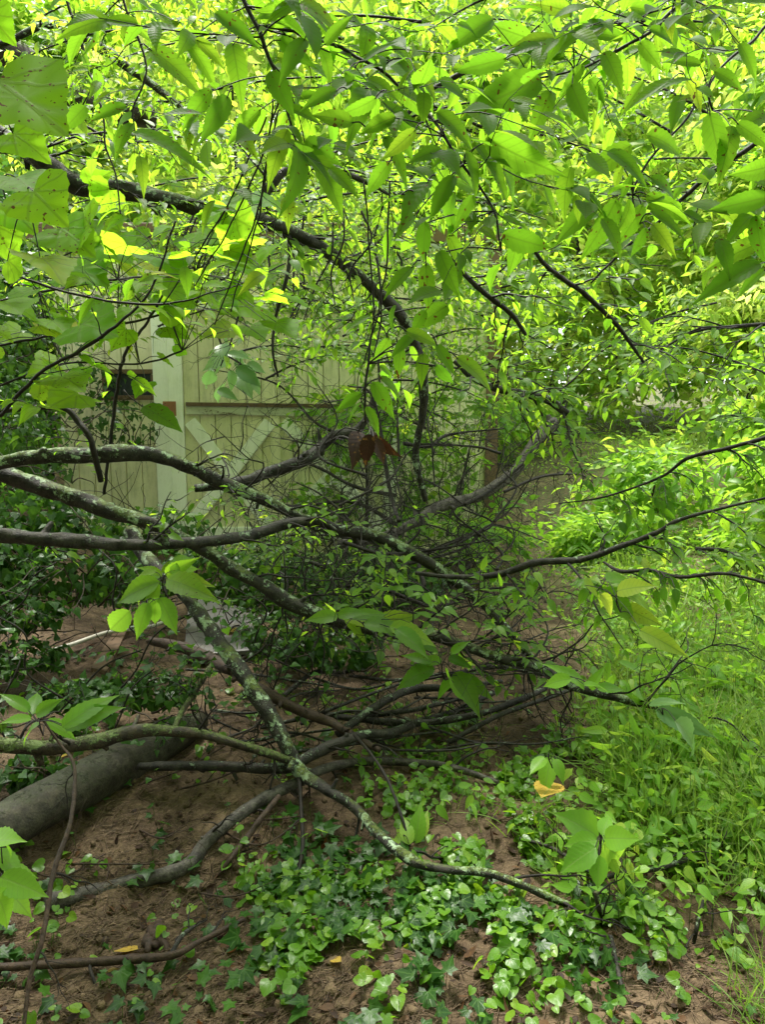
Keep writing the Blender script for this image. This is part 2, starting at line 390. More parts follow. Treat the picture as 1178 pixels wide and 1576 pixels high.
def mat_paint(name, base, dirt, amt, vert=True, peel=None, rough=.6):
    m, t = nodes(name); b = NB(t); geo = b.n('ShaderNodeNewGeometry'); pos = geo.outputs['Position']
    mp = b.n('ShaderNodeMapping'); t.links.new(pos, mp.inputs[0]); mp.inputs['Scale'].default_value = (6, 6, .8) if vert else (1, 6, 6)
    n1 = b.noise(mp.outputs[0], 3, 5, .65); n2 = b.noise(pos, 5, 5, .7); n3 = b.noise(pos, 60, 3, .6)
    a = b.n('ShaderNodeAttribute', attribute_name='lf'); sp = b.n('ShaderNodeSeparateXYZ'); t.links.new(a.outputs['Vector'], sp.inputs[0])
    col = b.mix(b.math('MULTIPLY', sp.outputs[2], .35), base, tuple(x*.7 for x in base))
    col = b.mix(b.math('MULTIPLY', b.step(b.math('ADD', b.math('MULTIPLY', n1, .6), b.math('MULTIPLY', n2, .4)), .46, .70), amt), col, dirt)
    col = b.mix(b.math('MULTIPLY', b.step(n3, .58, .72), amt*.5), col, dirt)
    if peel: col = b.mix(b.step(b.math('ADD', b.math('MULTIPLY', n1, .7), b.math('MULTIPLY', n3, .3)), .58, .62), col, peel)
    b.out(b.princ(col, rough, b.bump(n1, .3, .003), .3)); return m
M['yellow_paint'] = mat_paint('weathered_yellow_boards', (.78, .73, .52), (.38, .38, .22), .8)
M['white_paint'] = mat_paint('weathered_white_trim', (.90, .90, .84), (.50, .52, .38), .4)
M['peeled'] = mat_paint('peeling_rail', (.60, .60, .50), (.22, .20, .12), .8, False, (.12, .09, .06))
M['rot'] = mat_paint('rotten_wood', (.16, .10, .06), (.05, .035, .022), .8)
M['rust'] = mat_paint('rusty_plate', (.34, .15, .08), (.20, .09, .05), .8, True, None, .7)
M['pane'] = mat_paint('dark_window_pane', (.022, .026, .03), (.05, .06, .06), .5, True, None, .25)
M['roof'] = mat_paint('roof_felt', (.07, .065, .06), (.05, .06, .03), .6)
M['board'] = mat_paint('grey_board', (.115, .11, .11), (.16, .14, .10), .5, False, None, .45)
M['pipe'] = mat_paint('white_pipe', (.62, .60, .52), (.30, .26, .18), .5, False, None, .4)
M['litter'] = mat_bark('litter', (.05, .032, .018), (.19, .13, .08), None, .7, 2.0)

# ------------------------------------------------------------------ growing twigs and leaves
def conv(path):
    pts, rad = [], []
    for q in path:
        if q[2] == 'g': p = G(q[0], q[1], q[3]); d = (p-CAM) @ FW; w = q[4]
        else: p = P(q[0], q[1], q[2]); d = q[2]; w = q[3]
        pts.append(p); rad.append(w*d/F/2)
    return np.array(pts), np.array(rad)
Z = np.array([0, 0, 1.0])
def twig_path(p0, d0, L, grav, wig, n=6, flat=1.0):
    pts = [np.array(p0, float)]; d = nrm(nrm(d0)*[1, 1, flat])
    for i in range(n):
        d = nrm(d+RNG.normal(0, wig, 3)+np.array([0, 0, grav])); pts.append(pts[-1]+d*L/n)
    return np.array(pts)
class LeafBag:
    def __init__(s): s.O = []; s.D = []; s.N = []; s.S = []; s.R = []
    def along(s, pts, cfg):
        seg = np.linalg.norm(np.diff(pts, axis=0), axis=1); cum = np.concatenate([[0], np.cumsum(seg)]); L = cum[-1]
        n = max(1, int(L*(1-cfg.get('bare', .1))/cfg['gap'])); t = np.linspace(cfg.get('bare', .1)*L, L, n)
        pos = np.column_stack([np.interp(t, cum, pts[:, c]) for c in range(3)])
        T = nrm(np.column_stack([np.interp(t, cum, np.gradient(pts[:, c])) for c in range(3)]))
        side = nrm(np.cross(T, Z+RNG.normal(0, .25, 3))); sg = np.where(np.arange(n) % 2 == 0, 1., -1.)[:, None]
        dr = cfg.get('droop', .4)
        D = nrm(T*.65+side*sg*.85+np.array([0, 0, -dr])+RNG.normal(0, .16, (n, 3))); D[-1] = nrm(T[-1]+np.array([0, 0, -dr*.6]))
        N = nrm(Z*cfg.get('up', 1.0)+nrm(CAM-pos)*cfg.get('face', .0)+T*.35*dr+RNG.normal(0, cfg.get('nr', .3), (n, 3)))
        S = cfg['size']*RNG.uniform(.55, 1.2, n)*np.where(t < .12*L, .7, 1); r = np.clip(RNG.normal(cfg.get('tone', .45), .2, n), 0, 1)
        keep = RNG.random(n) < cfg.get('keep', .9)
        s.O.append(pos[keep]); s.D.append(D[keep]); s.N.append(N[keep]); s.S.append(S[keep]); s.R.append(r[keep])
    def put(s, acc, T, mat=0):
        if s.O and sum(map(len, s.O)):
            leaves(acc, T, np.concatenate(s.O), np.concatenate(s.D), np.concatenate(s.N), np.concatenate(s.S), np.concatenate(s.R), mat=mat)
def perp(t):
    v = RNG.normal(0, 1, 3); v -= t*np.dot(v, t); return nrm(v)
def grow(parent, pts, rad, cfg, bag, twigmat):
    fl = cfg.get('flat', .4 if cfg.get('leaf') else .9); gr = cfg.get('grav', -.03 if cfg.get('leaf') else -.05)
    """side twigs off a limb, each its own mesh (with its finer twigs), leaves go to the bag"""
    pp, rr = smooth_path(pts, rad, .03); n = len(pp); tg = nrm(np.gradient(pp, axis=0))
    t0, t1 = cfg.get('t', (.1, 1.0)); bias = np.array(cfg.get('bias', (0, 0, 0)), float)
    lc = cfg.get('leaf')
    for s in range(cfg['n']):
        i = int((t0+(t1-t0)*(s+RNG.random())/cfg['n'])*(n-1)); i = min(i, n-1)
        d = nrm(tg[i]*cfg.get('fwd', .6)+perp(tg[i])+bias); L = RNG.uniform(*cfg['L'])
        a = Acc(); r0 = min(rr[i]*.5, cfg.get('r', .006)); p = twig_path(pp[i], d, L, gr, cfg.get('wig', .18), 7, fl)
        tube(a, p, np.linspace(r0, r0*.3, len(p)), 5, L/14, .1, cfg.get('kink', .01))
        if lc: bag.along(p, lc)
        for s2 in range(cfg.get('n2', 3)):
            j = RNG.integers(1, len(p)-1); tj = nrm(p[j+1]-p[j]); d2 = nrm(tj*.8+perp(tj)*.8+bias*.5)
            L2 = L*RNG.uniform(.25, .6); p2 = twig_path(p[j], d2, L2, gr, cfg.get('wig', .18)*1.2, 5, fl)
            tube(a, p2, np.linspace(r0*.5, r0*.18, len(p2)), 4, L2/9, .1, cfg.get('kink', .01)*.6, cap=False)
            if lc: bag.along(p2, lc)
            for s3 in range(cfg.get('n3', 0)):
                j3 = RNG.integers(1, len(p2)-1); t3 = nrm(p2[j3+1]-p2[j3]); L3 = L2*RNG.uniform(.3, .7)
                p3 = twig_path(p2[j3], nrm(t3*.7+perp(t3)), L3, gr, .25, 4, fl)
                tube(a, p3, np.linspace(r0*.3, r0*.12, len(p3)), 3, L3/6, 0, 0, cap=False)
                if lc: bag.along(p3, lc)
        a.build('twig', twigmat, parent)
GL_ = 'fallen limbs lying across the clearing'
def branch(name, label, cat, path, bark='bark', group=None, sub=None, leaf=None, k=10, rough=.16, stubs=(), own=None, part='limb', LT=T_ELM_MD, wig=.0):
    pts, rad = conv(path); th = thing(name, label, cat, pts[len(pts)//2], group)
    a = Acc(); tube(a, pts, rad, k, max(rad.mean()*.8, .006), rough, wig)
    for (i, du, dv, w, l) in stubs:
        q = path[i]; d = q[2] if q[2] != 'g' else ((pts[i]-CAM) @ FW)
        dirv = nrm(du*RT-dv*UP); r = w*d/F/2
        tube(a, [pts[i], pts[i]+dirv*l*.6, pts[i]+dirv*l], [r*1.5, r, r*.7], 8, r*.7, .15)
    if group == GL_ and max(q[-1] for q in path) > 14:      # knots and snapped stubs
        for _ in range(5):
            i = int(RNG.integers(1, len(pts)-1)); tt = nrm(pts[i+1]-pts[i]); fq = RNG.random(); p = pts[i]*(1-fq)+pts[i+1]*fq; r = rad[i]; dv = nrm(perp(tt)+tt*.5)
            l = r*RNG.choice([1.5, 1.8, 2.6, 4.0]); rs = r*RNG.uniform(.3, .55); tube(a, [p+dv*r*.3, p+dv*r*1.0, p+dv*(r+l*.5)], [rs*1.9, rs*1.1, rs*.7], 8, rs*.8, .25)
    a.build(part, M[bark], th)
    bag = LeafBag()
    for cfg in (sub or []):
        grow(th, pts, rad, cfg, bag, M[cfg.get('bark', 'twig')])
    if own: bag.along(pts, own)
    if leaf or bag.O:
        f = Acc(); bag.put(f, LT)
        if f.v: f.build('foliage', M[leaf or 'mid'], th)
    return th

# ------------------------------------------------------------------ ground
def make_ground():
    n = 520
    s = np.linspace(-1, 1, n); xs = np.sinh(s*4.6)/np.sinh(4.6)*70
    t = np.linspace(0, 1, n); ys = -6+np.where(t < .12, t/.12*7.2, 0)
    ys = np.where(t < .12, -6+t/.12*7.2, 1.2+np.sinh((t-.12)/.88*4.2)/np.sinh(4.2)*110)
    X, Y = np.meshgrid(xs, ys); Zz = gz(X, Y)
    V = np.stack([X, Y, Zz], -1).reshape(-1, 3)
    i, j = np.meshgrid(np.arange(n-1), np.arange(n-1), indexing='ij'); q = np.stack([i*n+j, i*n+j+1, (i+1)*n+j+1, (i+1)*n+j], -1).reshape(-1, 4)
    a = Acc(); a.add(V, [q]); o = a.build('ground', M['soil']); o['kind'] = 'structure'; o['label'] = 'reddish brown bare soil with clods and weedy rise to the right'
make_ground()

# ------------------------------------------------------------------ shed
SY = 6.75
def S3(u, v, dy=0.0):  # point on the shed front plane from photo position
    q = FW+(u-W0/2)/F*RT-(v-H0/2)/F*UP; t = (SY+dy)/q[1]; return CAM+t*q
def make_shed():
    th = thing('shed', 'weathered pale yellow wooden shed with white braced door behind the fallen limbs', 'shed', (-1.0, SY, 0))
    x0, x1 = S3(95, 700)[0], S3(738, 700)[0]; zt = 2.85; zb = S3(620, 862)[2]
    a = Acc(); x = x0; i = 0     # front boards
    while x < x1:
        w = .145; wz = Acc
        box(a, (x+w/2, SY+.02+RNG.uniform(-.002, .002), (zt+zb)/2), w-.009, .025, zt-zb, bev=.005, rnd=RNG.random()); x += w
    a.build('front_wall', M['yellow_paint'], th, smooth=False)
    a = Acc(); y = SY+.04        # right side wall
    while y < SY+3.0:
        box(a, (x-.012, y+.0725, (zt+zb)/2+.2), .025, .141, zt-zb, bev=.003, rnd=RNG.random()); y += .145
    a.build('side_wall', M['yellow_paint'], th, smooth=False)
    a = Acc(); box(a, (x+.004, SY-.012, (zt+zb)/2), .11, .035, zt-zb, bev=.004, rnd=.7); a.build('corner_board', M['rot'], th, smooth=False)
    a = Acc(); box(a, ((x0+x1)/2, SY-.02, zb+.06), x1-x0+.05, .05, .14, bev=.005, rnd=.2); a.build('sill_beam', M['yellow_paint'], th, smooth=False)
    # barn door on the front
    d = thing('d', 'x', 'x', (0, 0, 0)); bpy.data.objects.remove(d)
    a = Acc(); xa, xb = S3(287, 700)[0], S3(606, 700)[0]; zd = S3(300, 455)[2]; zl = zb+.16; x = xa
    while x < xb-.02:
        box(a, (x+.07, SY-.018, (zl+zd)/2), .132, .022, zd-zl, bev=.003, rnd=RNG.random()); x += .14
    door = a.build('door', M['yellow_paint'], th, smooth=False)
    def plank(p, q, w, t, yoff, m, name, rn=.3):
        a = Acc(); p = np.array(p); q = np.array(q); dd = q-p; L = np.linalg.norm(dd)
        box(a, (p+q)/2+np.array([0, yoff, 0]), L, t, w, ax=dd, ay=(0, 1, 0), bev=.004, rnd=rn); return a.build(name, M[m], door, smooth=False)
    B = lambda u, v: (S3(u, v)[0], SY, S3(u, v)[2])
    for xx, w in ((254.5, .135), (276.5, .125)):
        plank((B(xx, 700)[0], SY, zl), (B(xx, 700)[0], SY, B(255, 468)[2]), w, .03, -.046, 'white_paint', 'post_board', RNG.random())
    plank((B(425, 700)[0], SY, zl), (B(425, 700)[0], SY, B(255, 640)[2]), .09, .026, -.043, 'yellow_paint', 'post_board', .2)
    plank((B(600, 700)[0], SY, zl), (B(600, 700)[0], SY, B(255, 468)[2]), .12, .03, -.046, 'white_paint', 'post_board', .9)
    plank(B(289, 629), B(594, 634), .10, .03, -.046, 'peeled', 'rail', .6)
    plank(B(289, 622), B(594, 626), .035, .05, -.055, 'rot', 'rail_cap', .6)
    plank(B(289, 466), B(594, 468), .12, .03, -.046, 'white_paint', 'rail', .6)
    zz = zl+.10; plank((xa+.02, SY, zz), (B(594, 1)[0], SY, zz), .12, .03, -.046, 'white_paint', 'rail', .4)
    for (u0, u1) in ((288, 421), (431, 592)):
        plank(B(u0+6, 648), B(u1-4, 808), .115, .022, -.043, 'white_paint', 'brace', .2)
        plank(B(u1-4, 650), B(u0+6, 808), .115, .022, -.066, 'white_paint', 'brace', .5)
    a = Acc(); c = B(264, 629); box(a, (c[0], SY-.066, c[2]), .115, .008, .13, bev=.002); box(a, (c[0]-.02, SY-.072, c[2]), .02, .006, .11, bev=.002); box(a, (c[0]+.03, SY-.072, c[2]), .02, .006, .11, bev=.002)
    a.build('hinge_plate', M['rust'], door, smooth=False)
    # window to the left of the door
    a = Acc(); p, q = B(163, 612), B(236, 572); cx, cz = (p[0]+q[0])/2, (p[2]+q[2])/2; w, h = q[0]-p[0], q[2]-p[2]
    for (dx, dz, ww, hh) in ((0, h/2, w+.05, .04), (0, -h/2, w+.05, .04), (w/2, 0, .04, h-.05), (-w/2, 0, .04, h-.05)):
        box(a, (cx+dx, SY-.01, cz+dz), ww, .035, hh, bev=.003, rnd=.6)
    win = a.build('window', M['rot'], th, smooth=False)
    a = Acc(); box(a, (cx, SY-.003, cz), w-.04, .012, h-.04, bev=.002); a.build('pane', M['pane'], win, smooth=False)
    # roof
    a = Acc(); box(a, ((x0+x1)/2, SY+1.65, zt+.25), x1-x0+.3, 3.45, .07, ay=(0, 1, .1), bev=.01)
    r = a.build('roof', M['roof'], th, smooth=False)
    a = Acc(); box(a, ((x0+x1)/2, SY-.09, zt+.05), x1-x0+.3, .03, .16, bev=.004); a.build('fascia', M['rot'], r, smooth=False)
make_shed()

# ------------------------------------------------------------------ background trees and shrubs
def composite(T, n, gap, size, droop=.25, jit=.2, seed=1):
    rg = np.random.default_rng(seed); Vs, Us, Rr, Fs, off = [], [], [], [[] for _ in T[1]], 0
    for i in range(n):
        y = i*gap; sg = 1 if i % 2 else -1
        D = nrm(np.array([sg*.85 if i < n-1 else 0, .65, -droop])+rg.normal(0, jit, 3)); N = nrm(np.array([0, 0, 1.])+rg.normal(0, jit*1.6, 3)); N = nrm(N-D*np.dot(D, N)); X = np.cross(D, N)
        s = size*rg.uniform(.75, 1.1); V = T[0]; w = s*(V[:, :1]*X+V[:, 1:2]*D+V[:, 2:3]*N)+np.array([rg.normal(0, .03), y, -.25*y*y+rg.normal(0, .04)])
        Vs.append(w); Us.append(T[2]); Rr.append(np.full(len(V), rg.normal(0, .15)))
        for k, f in enumerate(T[1]): Fs[k].append(f+off)
        off += len(V)
    return (np.concatenate(Vs), [np.concatenate(f) for f in Fs], np.concatenate(Us)), np.concatenate(Rr)
SPR = [composite(T_ELM_LO, n, 1/n, .44, .12, .25, 10+n) for n in (6, 7, 8)]
SPRI = [composite(T_IVY3, n, 1/n, .38, .3, .4, 20+n) for n in (5, 6)]
SPRL = [composite(T_LAN, n, 1/n, .5, .25, .2, 30+n) for n in (7, 9)]
def put_sprays(acc, sprs, O, D, N, S, R_):
    idx = RNG.integers(0, len(sprs), len(O))
    for k, (T, ro) in enumerate(sprs):
        m = idx == k
        if not m.any(): continue
        n0 = len(acc.a); leaves(acc, T, O[m], D[m], N[m], S[m], R_[m], np.ones(m.sum()), np.zeros(m.sum()))
        at = acc.a[n0]; at[:, 2] = np.clip(at[:, 2]+np.tile(ro, m.sum()), 0, 1)
def tree(name, label, cat, x, y, h, rad, nclump, per, leaf_mat, spray=SPR, ssize=.45, low=.0, group=None, trunk=.12, bark='bark', clr=.45, tone=.45, tvar=.2, lean=(0, 0), zb=None, flat=.55):
    z0 = float(gz(x, y)) if zb is None else zb; th = thing(name, label, cat, (x, y, z0), group)
    a = Acc(); top = np.array([x+lean[0], y+lean[1], z0+h*.85]); base = np.array([x, y, z0-.1])
    mid = (base+top)/2+RNG.normal(0, .05*h, 3)*[1, 1, 0]; tp = tube(a, [base, base*.7+mid*.3+[0, 0, .1], mid, top], [trunk*1.25, trunk, trunk*.7, trunk*.15], 10, .15, .1)
    a.build('trunk', M[bark], th)
    # clump centres inside the crown
    C = []; lim = Acc()
    for i in range(nclump):
        t = low+(1-low)*RNG.random()**.85; zc = z0+h*t; rr = rad*(math.sin(math.pi*min(1, .12+.88*t)**.9)**.6+.1)*RNG.uniform(.35, 1.0)**.6; an = RNG.random()*2*math.pi
        f = np.array([x+lean[0]*t, y+lean[1]*t, zc]); C.append(f+np.array([math.cos(an)*rr, math.sin(an)*rr, 0]))
    C = np.array(C)
    for c in C[:min(14, nclump)]:
        j = int(np.clip((c[2]-z0)/h*.75, .05, .98)*(len(tp)-1)); b = tp[j]; m = (b+c)/2+np.array([0, 0, .1*rad])
        tube(lim, [b, m, c], [trunk*.35, trunk*.2, trunk*.06], 5, .15, .1, .05)
    lim.build('limbs', M[bark], th)
    O = np.repeat(C, per, 0); n = len(O); off = RNG.normal(0, 1, (n, 3))*[clr*rad*.5, clr*rad*.5, clr*rad*.5*flat]; O = O+off
    ax = np.array([x, y, 0]); D = O-ax; D[:, 2] = 0; D = nrm(nrm(D)*.8+nrm(off)*.7+RNG.normal(0, .45, (n, 3))-[0, 0, .12])
    N = nrm(Z+RNG.normal(0, .45, (n, 3))); S = ssize*RNG.uniform(.7, 1.2, n)
    ct = np.repeat(RNG.normal(0, .12, len(C)), per); Rn = np.clip(tone+ct+RNG.normal(0, tvar*.6, n), 0, 1)
    keep = O[:, 2] > gz(O[:, 0], O[:, 1])+.05
    f = Acc(); put_sprays(f, spray, O[keep], D[keep], N[keep], S[keep], Rn[keep]); f.build('crown', M[leaf_mat], th)
    return th
FAR = [ # x, y, h, rad, clumps, per, tone, label
 (-13, 21, 12, 3.6, 60, 30, .5, 'tall pale green tree far behind the shed, leftmost of the wood'),
 (-8.0, 24, 14, 3.8, 60, 30, .65, 'tall yellow-green tree far behind the left end of the shed'),
 (-3.0, 22, 14, 3.6, 60, 30, .55, 'tall green tree rising behind the middle of the shed roof'),
 (2.0, 25, 14, 3.8, 60, 30, .7, 'tall yellow-green tree far beyond the grassy path'),
 (7.0, 23, 13, 3.6, 60, 30, .55, 'tall green tree to the right of the path end'),
 (12.0, 22, 13, 3.8, 60, 30, .7, 'tall yellowish tree at the far right of the wood'),
 (17.5, 26, 14, 4.0, 40, 40, .5, 'tall tree farthest to the right beyond the dry brush')]
for x, y, h, r, c, p, t, l in FAR:
    tree('tall_tree', l, 'tree', x, y, h, r, c, p, 'far', ssize=.95, low=.06, group='tall trees of the wood behind', trunk=.2, tone=t, clr=.5)
MIDT = [
 (-5.2, 11.5, 6.5, 1.9, 34, 44, .45, 'far', 'leafy green understorey tree left of the shed'),
 (-2.2, 11.5, 7.5, 1.8, 34, 44, .6, 'far', 'bright young tree standing right behind the shed roof'),
 (0.9, 12.5, 7.5, 2.0, 36, 44, .5, 'far', 'leafy young tree behind the right corner of the shed'),
 (3.8, 17.5, 8.5, 2.3, 36, 44, .65, 'far', 'yellow-green young tree arching over the end of the path'),
 (7.6, 14.0, 7.0, 2.0, 34, 44, .55, 'far', 'leafy young tree right of the path'),
 (9.5, 15.0, 8.0, 2.2, 34, 40, .75, 'far', 'pale yellow-green tree behind the right-hand shrubs')]
for x, y, h, r, c, p, t, mt, l in MIDT:
    tree('young_tree', l, 'tree', x, y, h, r, c, p, mt, ssize=.62, low=.10, group='young trees behind the shed and path', trunk=.07, tone=t, clr=.5)
SHR = [ # x,y,h,rad,clumps,per,mat,spray,ssize,tone,label
 (1.5, 11.5, 1.6, .7, 14, 24, 'far', SPR, .34, .55, 'light green shrub just right of the shed corner'),
 (3.4, 15.0, 1.7, 1.2, 20, 26, 'far', SPR, .36, .7, 'low yellow-green shrub where the path fades out'),
 (5.6, 11.8, 2.6, 1.1, 22, 28, 'far', SPRL, .38, .6, 'bushy bright shrub right of the path with narrow leaves'),
 (4.7, 8.2, 1.8, .75, 20, 28, 'lawn', SPR, .34, .6, 'leafy shrub on the right edge of the grass'),
 (5.2, 7.4, 3.0, 1.2, 24, 30, 'far', SPR, .36, .5, 'tall bright shrub leaning in at the right edge'),
 (3.35, 5.6, 1.0, .5, 14, 24, 'lawn', SPRL, .28, .55, 'knee-high leafy weeds clump at the right edge of the grass'),
 (2.75, 7.3, .75, .55, 12, 22, 'lawn', SPR, .26, .5, 'low weedy clump in the middle of the grass'),
 (2.1, 6.6, .35, .30, 10, 20, 'lawn', SPRL, .24, .5, 'small leafy weed clump at the foot of the bank'),
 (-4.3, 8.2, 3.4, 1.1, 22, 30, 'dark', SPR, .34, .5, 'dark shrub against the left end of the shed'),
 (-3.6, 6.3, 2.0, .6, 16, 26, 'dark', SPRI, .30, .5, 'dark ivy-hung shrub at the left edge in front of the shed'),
 (-.15, 6.3, 1.7, .42, 8, 16, 'lawn', SPR, .26, .5, 'thin leafy sapling growing before the braced door'),
 (.75, 6.1, 1.5, .45, 9, 16, 'lawn', SPR, .26, .4, 'thin leafy sapling in front of the shed corner'),
]
for x, y, h, r, c, p, mt, sp_, ss, t, l in SHR:
    tree('shrub', l, 'shrub', x, y, h, r, c, p, mt, sp_, ss, low=.05, group='shrubs round the shed and grass', trunk=.02, tone=t, clr=.55, bark='twig')
for x, y, h, r, l in ((-5.5, -4.0, 10, 3.0, 'unseen sky-blocking tree behind the camera to the left'), (.5, -7.0, 10, 3.2, 'unseen sky-blocking tree directly behind the camera'), (6.5, -4.0, 10, 3.0, 'unseen sky-blocking tree behind the camera to the right'), (-8.5, -.5, 9, 2.6, 'unseen sky-blocking tree left of the clearing, behind the camera line')):  # unseen trees added behind and beside the camera to cut low sky light
    tree('sky_block_tree', l, 'tree', x, y, h, r, 44, 30, 'far', ssize=1.0, low=.06, group='unseen trees added to block the low sky', trunk=.18, tone=.4, clr=.55)
# crown of the tree that shades the near ground from the left and above
tree('shade_tree', 'big tree over the camera whose lowest leaves hang in at the top left', 'tree', -2.6, 0.4, 5.8, 2.4, 30, 30, 'mid', ssize=.5, low=.64, trunk=.16, clr=.42, tone=.45)

# ------------------------------------------------------------------ the fallen limbs
SUB = lambda n, L=(.25, .6), leafy=None, **k: dict(n=n, L=L, leaf=leafy, **k)
LFm = dict(gap=.026, size=.064, droop=.12, face=.45, nr=.25)
LFs = dict(gap=.032, size=.058, droop=.12, face=.25, keep=.6)
GL = 'fallen limbs lying across the clearing'
branch('tree_limb', 'thick lichen-spotted limb arching across the upper left, forking near its middle', 'limb',
  [(-70,170,2.65,30),(0,208,2.7,29),(60,245,2.7,29),(118,284,2.75,30),(190,294,2.8,25),(260,308,2.85,24),(330,328,2.9,25),(380,336,2.95,27),(440,352,3.0,21),(500,385,3.1,18),(560,430,3.2,18),(620,490,3.3,18),(648,560,3.4,15),(652,630,3.5,13),(640,700,3.6,11),(655,770,3.7,8)],
  'bark_lichen', GL, [SUB(15, (.25,.7), LFm, t=(.02,.8), r=.006, n2=3, n3=1, bias=(0,.5,0))], 'mid', 18, .18, stubs=[(3,-.1,-1,9,.05),(4,.2,-1,7,.035),(7,-.2,1,12,.06)])
branch('tree_limb', 'short upward fork of the arching limb with dark wet bark', 'limb',
  [(378,330,2.95,17),(408,297,2.95,16),(438,264,2.95,14),(470,255,3.0,12),(520,264,3.0,11),(566,281,3.05,8),(600,300,3.1,4)], 'bark', GL, [SUB(7,(.2,.5),LFm)], 'mid')
branch('tree_limb', 'thin dark drooping side branch hanging below the arching limb', 'limb',
  [(444,358,3.0,8),(446,400,3.0,7),(438,440,3.0,6),(424,490,3.05,5),(420,540,3.05,4),(428,580,3.1,3)], 'twig', GL, [SUB(7,(.15,.4),LFs,n3=1)], 'mid')
branch('tree_limb', 'topmost of the three low limbs at left, humped and grey-green with lichen', 'limb',
  [(-70,724,2.95,25),(0,712,2.95,23),(60,703,2.95,23),(130,701,3.0,25),(190,697,3.0,24),(240,701,3.05,22),(300,722,3.1,20),(340,743,3.15,20),(400,766,3.2,18),(468,799,3.3,16),(510,813,3.35,17),(560,821,3.4,18),(600,833,3.4,18),(640,855,3.4,16),(697,890,3.4,16),(747,931,3.35,14),(783,972,3.3,13),(819,1012,3.25,12),(864,1048,3.2,10)],
  'bark_lichen', GL, [SUB(26,(.2,.7),None,t=(.35,1),n3=3,r=.005,wig=.3), SUB(10,(.2,.4),LFs,t=(.3,1),bias=(0,0,.5))], 'mid', 18, .18, stubs=[(6,.1,1,8,.03),(4,.3,-1,10,.03),(8,-.3,1,6,.05)])
branch('tree_limb', 'long mottled limb from the left edge running down to the grass at right', 'limb',
  [(-70,712,3.05,26),(0,728,3.05,26),(50,745,3.05,27),(122,768,3.05,26),(170,787,3.05,24),(225,803,3.05,22),(270,824,3.05,21),(320,850,3.05,20),(365,880,3.05,21),(407,902,3.05,22),(445,928,3.05,22),(490,945,3.05,20),(560,968,3.05,17),(620,972,3.05,16),(666,978,3.05,16),(722,997,3.05,16),(783,1017,3.05,17),(834,1030,3.05,17),(864,1050,3.05,16),(905,1061,3.0,15),(966,1078,3.0,12),(1022,1091,2.95,10),(1077,1114,2.9,7)],
  'bark_lichen', GL, [SUB(24,(.2,.6),None,t=(.4,1),n3=3,r=.005,wig=.3), SUB(12,(.2,.45),LFm,t=(.5,.8),bias=(0,-.2,.5))], 'mid', 18, .18)
branch('tree_limb', 'lowest of the three low limbs at left, sagging level bare dark bark', 'limb',
  [(-70,812,2.75,21),(0,823,2.75,22),(60,829,2.75,22),(120,833,2.8,22),(200,839,2.85,18),(270,836,2.9,18),(350,830,3.0,17),(400,820,3.1,17),(440,807,3.15,16),(490,803,3.2,14),(520,812,3.25,9)],
  'bark', GL, [SUB(6,(.15,.4),LFs,t=(.2,1))], 'mid', 18, .18)
branch('tree_limb', 'steep lichen-crusted limb slanting down through the middle to the soil', 'limb',
  [(200,815,3.25,20),(219,850,3.2,20),(250,885,3.1,20),(285,916,3.05,21),(326,972,2.95,22),(367,1028,2.85,25),(407,1089,2.78,26),(438,1140,2.72,22),(463,1188,2.68,21),(509,1219,'g',.12,16),(550,1247,'g',.11,15),(580,1281,'g',.10,16),(631,1322,'g',.09,17),(682,1337,'g',.09,13),(748,1343,'g',.08,12),(803,1362,'g',.07,11),(864,1388,'g',.05,11),(905,1400,'g',.02,6)],
  'bark_lichen', GL, [SUB(7,(.1,.3),None,t=(.3,1),n3=1)], None, 18, .18, stubs=[(9,.5,-1,6,.05)])
branch('tree_limb', 'mossy brown limb resting across the grey log at lower left', 'limb',
  [(-60,1140,2.35,24),(0,1146,2.4,23),(76,1150,2.45,24),(153,1140,2.5,22),(214,1125,2.55,20),(285,1127,2.6,17),(331,1135,2.62,14),(382,1150,2.65,13),(433,1166,2.68,12),(470,1185,2.7,9)],
  'bark_moss', GL, [SUB(6,(.1,.3),None,n3=1)], None, 12, .14, stubs=[(2,.2,-1,6,.05)])
branch('tree_limb', 'smooth dark branch running from the grey log to the crossing of limbs', 'limb',
  [(215,1180,'g',.1,12),(255,1179,2.72,14),(331,1179,2.72,15),(400,1182,2.72,16),(445,1180,2.72,18),(500,1152,2.78,16),(560,1131,2.85,15),(600,1128,2.9,14),(650,1110,'g',.05,12),(700,1095,'g',.04,10),(760,1066,'g',.04,8)], 'bark', GL, [SUB(5,(.1,.3),None)], None, 10)
branch('tree_limb', 'thick smooth grey-brown limb lying on bare soil at lower left', 'limb',
  [(71,1388,'g',.03,26),(132,1376,'g',.03,25),(204,1358,'g',.03,24),(265,1343,'g',.03,24),(297,1326,'g',.04,22),(313,1301,'g',.05,20),(346,1271,'g',.06,19),(402,1231,'g',.07,19),(458,1205,'g',.08,17),(500,1183,'g',.07,15),(560,1172,'g',.05,13),(640,1174,'g',.04,12),(700,1182,'g',.03,11),(768,1205,'g',.02,8)],
  'bark_grey', GL, [SUB(4,(.1,.25),None)], None, 14, .08, stubs=[(5,-.2,-1,5,.03)])
branch('tree_limb', 'brown limb passing behind the steep lichened limb near the grey board', 'limb',
  [(229,985,3.4,13),(285,998,3.3,18),(331,1018,3.2,19),(357,1033,3.1,17),(407,1064,3.0,17),(458,1092,2.95,17),(509,1112,2.9,14),(550,1137,2.85,12),(585,1155,2.8,8)], 'bark_red', GL, [SUB(5,(.1,.3),None)], None, 12)
